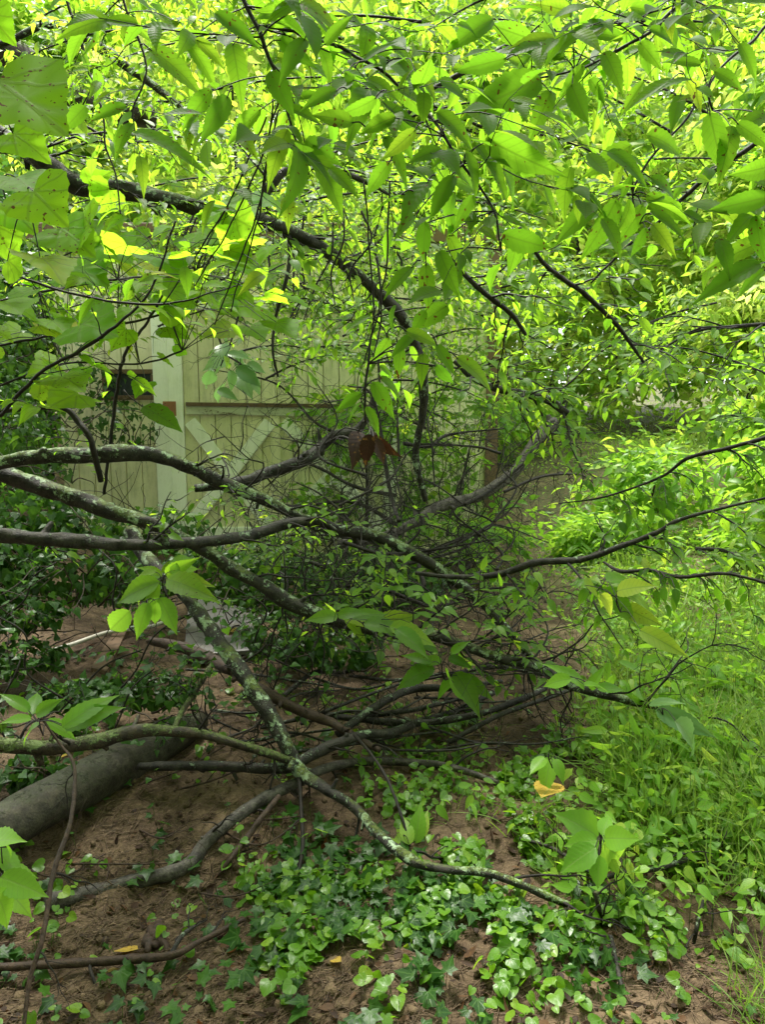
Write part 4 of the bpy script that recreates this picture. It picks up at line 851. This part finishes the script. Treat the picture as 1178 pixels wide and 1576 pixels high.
thicket('ivy mass under the sagging limb left of centre', [(230,810,4.7,100,34),(330,880,4.5,130,42),(440,900,4.5,100,55),(200,900,4.2,80,30)], 1900, tone=.5, stems=60)
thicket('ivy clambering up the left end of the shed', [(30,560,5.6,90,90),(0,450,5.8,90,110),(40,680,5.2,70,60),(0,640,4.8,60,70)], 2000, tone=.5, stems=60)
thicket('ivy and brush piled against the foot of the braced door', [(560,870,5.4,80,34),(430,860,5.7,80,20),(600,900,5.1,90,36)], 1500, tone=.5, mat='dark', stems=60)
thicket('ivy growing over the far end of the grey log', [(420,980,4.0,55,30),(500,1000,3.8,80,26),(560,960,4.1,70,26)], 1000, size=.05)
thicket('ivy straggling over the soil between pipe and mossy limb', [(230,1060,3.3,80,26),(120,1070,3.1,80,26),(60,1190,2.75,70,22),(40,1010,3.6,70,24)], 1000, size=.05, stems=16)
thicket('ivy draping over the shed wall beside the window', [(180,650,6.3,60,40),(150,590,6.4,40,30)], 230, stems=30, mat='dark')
# the brush tangle at the centre
GT = 'bare dark stems tangled at the centre'
COLW = ('under the bowed limb', 'just left of the dead brown leaf', 'just right of the dead brown leaf', 'at the right corner of the shed', 'over the left end of the grass bank', 'over the middle of the grass bank')
ROWW = ('high up', 'halfway up', 'among the low limbs', 'near the soil', 'lowest, above the weeds')
for i in range(60):
    cI, rI = i % 6, (i//6) % 5; near = i < 30
    if cI == 0 and rI < 3: continue
    u = 455+cI*60+RNG.uniform(-28, 28); v = 690+rI*70+RNG.uniform(-30, 30)+(90 if cI < 2 and rI < 2 else 0); d = min(RNG.uniform(3.2, 4.0) if near else RNG.uniform(4.4, 5.6), CH/(max(v-600, 60)/F)*.85); an = RNG.uniform(-.5, 3.5); L = RNG.uniform(90, 260)
    w = RNG.choice([3, 3, 4, 5, 7]); c, sn = math.cos(an), -abs(math.sin(an))
    path = [(u, v, d, w), (u+c*L*.33+RNG.normal(0, 16), v+sn*L*.33+RNG.normal(0, 14), d+.1, w*.85), (u+c*L*.66+RNG.normal(0, 22), v+sn*L*.66+RNG.normal(0, 18), d+.2, w*.6), (u+c*L, v+sn*L, d+.2, w*.3)]
    branch('brush_stem', '%s bare stem %s, %s' % ('nearer' if near else 'farther', COLW[cI], ROWW[rI]), 'stem', path, 'twig' if w < 8 else 'bark_grey', GT, [SUB(9, (.15, .6), LFs if i % 6 == 0 else None, n2=4, n3=2, wig=.38, r=.0032)], 'mid', 6, .15)
# low pile of thin branches on the soil under the crossing limbs
PW = ('at the left end of the pile', 'under the crossing of limbs', 'just right of the crossing', 'below the drooping sprig', 'pointing to the long mottled limb', 'at the right end of the pile')
for i in range(18):
    c_ = i % 6; r_ = i//6; u = 430+c_*72+RNG.uniform(-20, 20); v = 1040+r_*48+RNG.uniform(-14, 14); L = RNG.uniform(60, 130); a_ = RNG.uniform(-.25, .5); w = RNG.choice([4, 5, 6, 8])
    branch('fallen_branch', 'thin dark stick %s, %s row' % (PW[c_], ('back', 'middle', 'front')[r_]), 'branch', [(u-L, v+L*a_+RNG.normal(0, 5), 'g', .06, w), (u-L*.3, v+L*.3*a_+RNG.normal(0, 7), 'g', .10, w), (u+L*.4, v-L*.4*a_+RNG.normal(0, 7), 'g', .11, w*.8), (u+L, v-L*a_, 'g', .08, w*.5)],
      'bark', 'pile of thin branches under the crossing limbs', [SUB(6, (.12, .4), None, n2=3, n3=1, wig=.3, r=.003)], None, 7, .16)
# dark stems carrying ivy leaves in the shade at left
RUN = ('over the white pipe, left end', 'over the white pipe, right end', 'beyond the grey board', 'between plank and mossy limb', 'at the far left above the mossy limb', 'beside the tan broken stick', 'left of the steep limb top', 'under the sagging limb at far left', 'right of the grey board', 'just right of the steep limb middle', 'over the far end of the log', 'in front of the plank')
for i, (u, v, d) in enumerate(((60, 1000, 2.9), (215, 1000, 3.0), (440, 900, 3.3), (190, 1080, 2.8), (20, 1060, 2.6), (300, 1080, 2.85), (190, 900, 3.3), (40, 900, 3.2), (430, 960, 3.5), (430, 1040, 3.0), (330, 1080, 3.05), (140, 1040, 2.9))):
    L = RNG.uniform(60, 130); a_ = RNG.uniform(-.9, .9)
    branch('ivy_runner', 'dark leafy ivy runner %s' % RUN[i], 'ivy', [(u-L*.7*a_, v+L*.7, d, 3), (u-L*.1+RNG.normal(0, 10), v+L*.3, d, 3), (u+L*.3*a_, v-L*.2, d, 3), (u+L*1.1*a_, v-L*.5, d+.05, 2)], 'twig', 'ivy runners in the shade at left',
      [SUB(7, (.1, .35), dict(gap=.045, size=.045, droop=.5, face=.4, nr=.4, keep=.8, tone=.5), n2=2, n3=1, wig=.35, r=.002, flat=.9)], 'ivy', 6, .15, LT=T_IVY3)
# dry stems on the soil at lower left
for i, (u, v) in enumerate(((120, 1230), (250, 1290), (330, 1200), (180, 1330), (400, 1300), (90, 1350), (60, 1210), (290, 1180), (430, 1260), (350, 1380))):
    an = RNG.uniform(-1, 1); L = RNG.uniform(50, 130); pw = ('beside the grey log, upper', 'above the smooth grey-brown limb', 'between the log and the crossing limbs', 'just above the left end of the smooth limb', 'near the knobbly root', 'under the vine stem at left', 'against the low end of the log', 'under the dark branch from the log', 'right of the smooth limb bend', 'below the smooth limb bend')[i]
    branch('dry_stem', 'thin dry brown stem on the soil %s' % pw, 'stem', [(u-L*.6, v+L*.25*an, 'g', .02, 3), (u, v, 'g', .07, 3), (u+L*.6, v-L*.4*abs(an), 'g', .05, 2)], 'bark_red', 'thin dry stems on the soil', [SUB(5, (.1, .3), None, n2=2, r=.0015, wig=.25, bark='bark_red')], None, 5)

# ------------------------------------------------------------------ canopy branches filling the middle distance
GC = 'leafy branches of the canopy in the middle distance'
k = 0
def canopy(u, v, d, an, L, size, tone, mat, n=9, lab='leafy canopy branch'):
    c, s = math.cos(R(an)), math.sin(R(an)); w = 7*2.5/d
    path = [(u-c*L*.5, v-s*L*.5, d, w), (u-c*L*.15, v-s*L*.15-8, d, w*.8), (u+c*L*.2, v+s*L*.2-4, d+.1, w*.6), (u+c*L*.5, v+s*L*.5+12, d+.1, w*.3)]
    m = L*d/F
    branch('canopy_branch', lab, 'branch', path, 'twig', GC, [dict(n=n, L=(m*.25, m*.55), leaf=dict(gap=size*.36, size=size*.95, droop=.10, face=.45, tone=tone, nr=.25, keep=.9), n2=4, n3=1, r=.004, t=(.05, 1))], mat, 6, LT=T_ELM_MD if d < 4.5 else T_ELM_LO)
CAN = []
for row, (v, d) in enumerate(((-30, 3.0), (60, 3.6), (150, 3.7), (240, 4.0), (320, 4.2), (400, 4.4), (470, 4.6))):
    for col, u in enumerate((60, 230, 400, 570, 740, 910, 1080)):
        uu = u+RNG.uniform(-60, 60); vv = v+RNG.uniform(-30, 30)
        if row >= 3 and (col <= 2 or (row >= 4 and col >= 5)): continue
        if row == 6 or (row == 5 and col >= 4 and col < 6): continue
        CAN.append((row, col, uu, vv, d+RNG.uniform(-.3, .9), RNG.uniform(-25, 35)+(180 if RNG.random() < .4 else 0), RNG.uniform(190, 300), .075, RNG.uniform(.3, .75)))
pos_h = ('far left', 'left', 'left of centre', 'centre', 'right of centre', 'right', 'far right')
pos_v = ('at the top edge', 'in the upper quarter', 'in the upper quarter, lower tier', 'a quarter of the way down', 'level with the arching limb', 'just below the arching limb', 'above the shed door height')
for (row, col, u, v, d, an, L, s, t) in CAN:
    ph = pos_h[col]; pv = pos_v[row]
    canopy(u, v, d, an, L, s, t, 'mid', lab='leafy canopy branch %s, %s' % (pv, ph))
for i, (u, v, t_) in enumerate(((480, 560, 'just left of the shed corner side limb'), (600, 500, 'over the middle of the second door panel'), (690, 520, 'over the shed corner board top'), (660, 640, 'low over the right end of the shed wall'), (420, 540, 'over the door rail'))):
    canopy(u, v, 4.6, RNG.uniform(-20, 30), 150, .06, RNG.uniform(.4, .7), 'mid', 8, 'small leafy twig '+t_)
for i, (u, v) in enumerate(((230,440),(330,420),(420,400),(500,440),(580,430),(660,390),(300,350),(400,330),(500,340),(600,350),(340,480),(560,540),(150,470),(520,480),(640,540),(240,380),(700,600),(90,440))):
    canopy(u, v, 5.9-.25*(i % 3), RNG.uniform(-30, 30), 200, .075, RNG.uniform(.4, .8), 'mid', 9, 'leafy twig close against the shed wall, %s of the %s set' % (('first', 'second', 'third', 'fourth', 'fifth', 'sixth')[i % 6], ('higher', 'lower', 'lowest')[i // 6]))
for i in range(15):
    u = 300+i*23+RNG.uniform(-8, 8); v = RNG.uniform(300, 430); L = RNG.uniform(100, 200); d = RNG.uniform(2.6, 4.4); sl_ = RNG.uniform(-.45, .35)
    branch('hanging_twig', 'thin dark hanging twig, number %s from the left of those before the shed' % ('one two three four five six seven eight nine ten eleven twelve thirteen fourteen fifteen sixteen seventeen eighteen nineteen twenty twenty-one twenty-two'.split()[i]), 'twig',
      [(u, v, d, 4), (u+sl_*L*.3+RNG.normal(0, 8), v+L*.33, d, 3.5), (u+sl_*L*.6+RNG.normal(0, 10), v+L*.66, d+.05, 3), (u+sl_*L, v+L, d+.05, 2)], 'twig', 'thin twigs hanging before the shed', [SUB(6, (.1, .35), LFs if i % 3 == 0 else None, n2=2, n3=1, wig=.3, r=.002)], 'mid', 5, .1)
for i, (u, v) in enumerate(((90,330),(210,300),(330,280),(450,300),(570,310),(690,330),(100,400),(250,370),(390,370),(510,370),(640,400),(740,430),(640,440),(700,480),(760,460),(90,250),(250,220),(420,210),(600,220))):
    canopy(u, v, 5.0+.5*(i % 3), RNG.uniform(-30, 30), 190, .085, RNG.uniform(.45, .85), 'mid', 9, 'bright leafy branch before the shed top, %s of the %s row' % (('first', 'second', 'third', 'fourth', 'fifth', 'sixth')[(i % 6) if i < 12 else (i-12 if i < 15 else i-15)], ('upper', 'middle', 'lowest', 'topmost')[0 if i < 6 else 1 if i < 12 else 2 if i < 15 else 3]))
for (u, v, d, an, L, t, l) in ((760,500,4.2,20,260,.5,'leafy branch tier just right of the shed door top'), (900,420,4.6,-10,260,.6,'leafy branch tier over the lawn, upper'), (1010,500,5.0,160,200,.6,'leafy branch tier over the lawn, lower'), (1120,560,3.4,200,240,.35,'drooping leafy branch at the right edge, mid-height'), (1150,650,3.0,195,120,.2,'dark drooping leafy branch at the right edge above the grass'), (680,600,4.4,10,180,.5,'leafy branch before the right corner of the shed'), (1130,860,2.6,15,120,.6,'leafy branch at the right edge over the lawn')):
    canopy(u, v, d, an, L, .07, t, 'mid', 7, l)

# ------------------------------------------------------------------ ground cover
def scatter(n, u0, u1, v0, v1, dens):
    """random ground points seen between the given photo rows, kept with probability dens(u,v,x,y)"""
    m = int(n); u = RNG.uniform(u0, u1, m); v = RNG.uniform(v0, v1, m)
    dz = FW[2]-(v-H0/2)/F*UP[2]; dy = FW[1]-(v-H0/2)/F*UP[1]; t = CH/np.maximum(-dz, .02)
    for _ in range(4):
        x = t*(u-W0/2)/F; y = t*dy; z = gz(x, y); t = (CH-z)/np.maximum(-dz, .02)
    x = t*(u-W0/2)/F; y = t*dy; k = (RNG.random(m) < dens(u, v, x, y)) & (t < 60); x, y = x[k], y[k]
    return np.column_stack([x, y, gz(x, y)])
def blob(u, v, cu, cv, ru, rv): return np.exp(-(((u-cu)/ru)**2+((v-cv)/rv)**2))
def bare(u, v):
    return np.clip(blob(u,v,310,1400,110,90)+blob(u,v,350,1530,120,70)+blob(u,v,180,1420,90,50)+blob(u,v,520,1530,45,60)+blob(u,v,1050,1500,110,35)+.8*blob(u,v,870,1480,60,22)+blob(u,v,640,1560,70,25)*.7+blob(u,v,620,1200,90,26)*.6+blob(u,v,330,1250,80,40)*.7+blob(u,v,400,1215,70,25)+blob(u,v,120,1290,120,50)+blob(u,v,140,1020,130,45)*.9+blob(u,v,760,1130,50,30)*.5+blob(u,v,1140,1555,70,30)+blob(u,v,110,1530,100,40)*.6, 0, 1)
def mound(name, label, T, mat, pts, size, tone, lift=(.01, .06), up=1.0, stemmat='stem_green', svar=(.4, 1.35), tilt=.45, kind='stuff', ns=0):
    m = len(pts); f = Acc(); h = RNG.uniform(*lift, m); O = pts+np.column_stack([RNG.normal(0, .01, m), RNG.normal(0, .01, m), h])
    D = nrm(np.column_stack([RNG.normal(0, 1, m), RNG.normal(-.35, 1, m), RNG.normal(-.15, .25, m)])); N = nrm(Z*up+nrm(CAM-O)*.35+RNG.normal(0, tilt, (m, 3)))
    S = size*RNG.uniform(*svar, m); leaves(f, T, O, D, N, S, np.clip(RNG.normal(tone, .22, m), 0, 1), curl=RNG.normal(0.02, .18, m))
    idx = np.arange(m) if not ns else RNG.choice(m, min(ns, m), False)
    A = pts[idx]-[0, 0, .01]; B = O[idx]+D[idx]*S[idx, None]*.06; r = .0011; sx = nrm(np.cross(B-A, nrm(CAM-A)))*r   # petioles as 3-sided slivers
    back = np.cross(nrm(B-A), sx)*1.0
    V = np.stack([A+sx, A-sx, A+back, B+sx*.7, B-sx*.7, B+back*.7], 1).reshape(-1, 3); q = []
    base = (np.arange(len(A))*6)[:, None]; fs = [base+np.array([[0, 1, 4, 3]]), base+np.array([[1, 2, 5, 4]]), base+np.array([[2, 0, 3, 5]])]
    f.add(V, [np.concatenate(fs)], None, 1)
    o = f.build(name, [M[mat], M[stemmat]]); tag(o, label, None, None, kind); return o
cl = lambda x, y, s, o: vn(x*s+o, y*s+o*1.7)
def d_ivy(u, v, x, y):
    w = .9*blob(u,v,640,1430,260,140)+.7*blob(u,v,480,1400,120,140)+.5*blob(u,v,120,1500,150,60)+.5*blob(u,v,230,1490,60,60)+.35*blob(u,v,760,1340,140,60)+.5*blob(u,v,100,1080,160,120)+.45*blob(u,v,380,990,180,60)+.35*blob(u,v,360,1540,160,40)+.30*blob(u,v,200,1250,300,200)+.5*blob(u,v,850,1420,200,120)+.35*blob(u,v,480,1120,160,70)
    return np.clip(w, 0, 1)*sst(.35, .6, cl(x, y, 3.3, 5))*sst(.36, .56, cl(x, y, 8, 15))*(1-.85*bare(u, v))
def d_vio(u, v, x, y):
    w = .9*blob(u,v,560,1340,180,140)+.8*blob(u,v,760,1480,220,100)+.7*blob(u,v,900,1330,220,120)+.6*blob(u,v,560,1500,140,90)+.7*blob(u,v,800,1180,240,100)+.3*blob(u,v,300,1500,160,60)+.6*blob(u,v,1080,1400,150,130)+.45*blob(u,v,980,1540,160,60)+.5*blob(u,v,720,1560,160,60)+.35*blob(u,v,420,1480,60,120)+.5*blob(u,v,860,1230,200,90)+.4*blob(u,v,1000,1300,160,120)+.35*blob(u,v,500,1120,160,80)+.25*blob(u,v,150,1420,220,120)+.4*blob(u,v,600,1030,200,50)+.25*blob(u,v,150,1120,140,60)
    return np.clip(w, 0, 1)*(.1+.9*sst(.38, .60, cl(x, y, 4.6, 21)))*sst(.38, .58, cl(x, y, 8, 31))*(1-.9*bare(u, v))
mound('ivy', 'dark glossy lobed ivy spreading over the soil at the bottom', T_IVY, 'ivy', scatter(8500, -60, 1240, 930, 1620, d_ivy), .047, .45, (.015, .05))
mound('ground_cover', 'bright heart-shaped weed leaves carpeting the near ground', T_VIO, 'violet', scatter(25000, -60, 1240, 940, 1620, d_vio), .032, .5, (.01, .05))
mound('weeds', 'pointed weed leaves mixed through the ground cover', T_ELM_MD, 'lawn', scatter(11000, -60, 1240, 860, 1600, lambda u, v, x, y: np.clip(.7*blob(u,v,820,1200,220,120)+.4*blob(u,v,900,1330,200,80)+.5*blob(u,v,620,1010,200,70)+.6*blob(u,v,1050,1200,140,160), 0, 1)*sst(.4, .6, cl(x, y, 3.7, 41))*(1-.9*bare(u, v))), .050, .45, (.015, .10), up=.8, tilt=.6, ns=2500)
def d_lawn(u, v, x, y): return np.clip(sst(830, 960, u+(v-900)*.0)*sst(1500, 1250, v)+sst(700, 860, u)*sst(1000, 820, v), 0, 1)*np.clip(.35+sst(.35, .6, cl(x, y, 1.6, 11)), 0, 1)*(1-.8*blob(u,v,800,740,70,60))
mound('lawn_weeds', 'bright low broad-leaved weeds covering the grass at right', T_ELM_LO, 'lawn', scatter(26000, 640, 1300, 650, 1500, d_lawn), .050, .62, (.02, .16), up=.8, tilt=.55, ns=1500)
def grass(label, n, u0, u1, v0, v1, dens, hgt, tone, name='grass'):
    p = scatter(n, u0, u1, v0, v1, dens); m = len(p); f = Acc(); D = nrm(np.column_stack([RNG.normal(0, .9, m), RNG.normal(-.2, .8, m), np.ones(m)])); N = nrm(RNG.normal(0, 1, (m, 3))+[0, -.6, .2])
    ds = np.linalg.norm(p-CAM, axis=1)
    leaves(f, T_GRASS, p-[0, 0, .01], D, N, hgt*RNG.uniform(.4, 1.3, m), np.clip(RNG.normal(tone, .2, m), 0, 1), np.clip(ds/3.2, .8, 2.2), RNG.uniform(.2, 1.5, m))
    tag(f.build(name, M['grass']), label, None, None, 'stuff')
mound('tall_weeds', 'taller narrow-leaved weeds standing in the grass at right', T_LAN, 'lawn', scatter(7500, 760, 1300, 680, 1330, lambda u, v, x, y: sst(860, 1040, u+(1000-v)*.15)*sst(1320, 1100, v)*sst(.45, .62, cl(x, y, 1.9, 91))), 0.085, .55, (.04, .22), up=.55, tilt=.8, ns=3000, stemmat='stem_green')
grass('long bright grass on the lawn at right', 68000, 700, 1300, 660, 1500, lambda u, v, x, y: np.clip(sst(880, 1050, u+(1100-v)*.12)*sst(1520, 1300, v), 0, 1)*np.clip(.15+sst(.42, .62, cl(x, y, 3.3, 61)), 0, 1)*(1-.8*bare(u, v))*sst(1400, 1180, v-(u-900)*.25), .16, .5)
grass('thin short grass among the ground cover', 9000, 640, 1240, 1050, 1600, lambda u, v, x, y: .6*sst(.5, .65, cl(x, y, 3.1, 71))*sst(640, 900, u), .10, .35, 'short_grass')
# leaf litter, needles and crumbs
def litter():
    p = scatter(19000, -80, 1240, 900, 1640, lambda u, v, x, y: .25+.75*bare(u, v)*sst(.35, .6, cl(x, y, 2.9, 81))+.3*sst(600, 300, u)*sst(1000, 1200, v)); m = len(p)
    f = Acc(); an = RNG.normal(.6, .8, m); D = np.column_stack([np.cos(an), np.sin(an), RNG.normal(0, .06, m)]); L = RNG.uniform(.02, .13, m)*RNG.uniform(.4, 1, m); r = RNG.uniform(.0005, .0014, m)[:, None]
    D = nrm(D); Sx = nrm(np.cross(D, Z)); C = p+[0, 0, .006]; q1 = C-D*L[:, None]/2; q2 = C+D*L[:, None]/2; q1[:, 2] = gz(q1[:, 0], q1[:, 1])+.005; q2[:, 2] = gz(q2[:, 0], q2[:, 1])+.006
    mid = (q1+q2)/2; mid[:, 2] = gz(mid[:, 0], mid[:, 1])+.007; mid += Sx*RNG.normal(0, .06, (m, 1))*L[:, None]
    V = np.stack([q1-Sx*r, q1+Sx*r, q1+Z*r*1.6, mid-Sx*r, mid+Sx*r, mid+Z*r*1.6, q2-Sx*r, q2+Sx*r, q2+Z*r*1.6], 1).reshape(-1, 3); b = (np.arange(m)*9)[:, None]
    fs = [b+np.array([[i+s, i+(s+1) % 3, i+3+(s+1) % 3, i+3+s]]) for i in (0, 3) for s in range(3)]; f.add(V, [np.concatenate(fs)])
    tag(f.build('leaf_litter', M['litter']), 'brown needles and fine twigs littering the bare soil', None, None, 'stuff')
    p = scatter(3200, -80, 1240, 900, 1640, lambda u, v, x, y: .55+0*u); m = len(p); f = Acc()
    leaves(f, T_ELM_MD, p+[0, 0, .008], np.column_stack([RNG.normal(0, 1, (m, 2)), RNG.normal(0, .1, m)]), Z+RNG.normal(0, .35, (m, 3)), RNG.uniform(.012, .042, m), None, RNG.uniform(.5, 1.5, m), RNG.normal(0, .7, m))
    tag(f.build('dead_leaves', M['brown']), 'small brown dead leaves strewn over the soil', None, None, 'stuff')
    p = scatter(2600, -80, 1240, 950, 1640, lambda u, v, x, y: .3+.7*bare(u, v)); f = Acc()
    T = tmpl_clod(); m = len(p); leaves(f, T, p, nrm(RNG.normal(0, 1, (m, 3))), nrm(RNG.normal(0, 1, (m, 3))), RNG.uniform(.004, .016, m)*RNG.uniform(.5, 1.2, m), None, RNG.uniform(.7, 1.3, m), np.zeros(m))
    tag(f.build('soil_crumbs', M['soil']), 'crumbs of soil lying on the bare ground', None, None, 'stuff')
def tmpl_clod():
    v = []; rg = np.random.default_rng(5)
    for i in range(4):
        for j in range(6):
            ph = math.pi*(i+.5)/4; th = 2*math.pi*j/6; r = 1+rg.uniform(-.25, .25); v.append((r*math.sin(ph)*math.cos(th), r*math.cos(ph), r*math.sin(ph)*math.sin(th)))
    q = [(i*6+j, i*6+(j+1) % 6, (i+1)*6+(j+1) % 6, (i+1)*6+j) for i in range(3) for j in range(6)]
    return np.array(v), [np.array(q), np.array([[0, 5, 4, 3, 2, 1], [18, 19, 20, 21, 22, 23]])], np.zeros((24, 2))
litter()
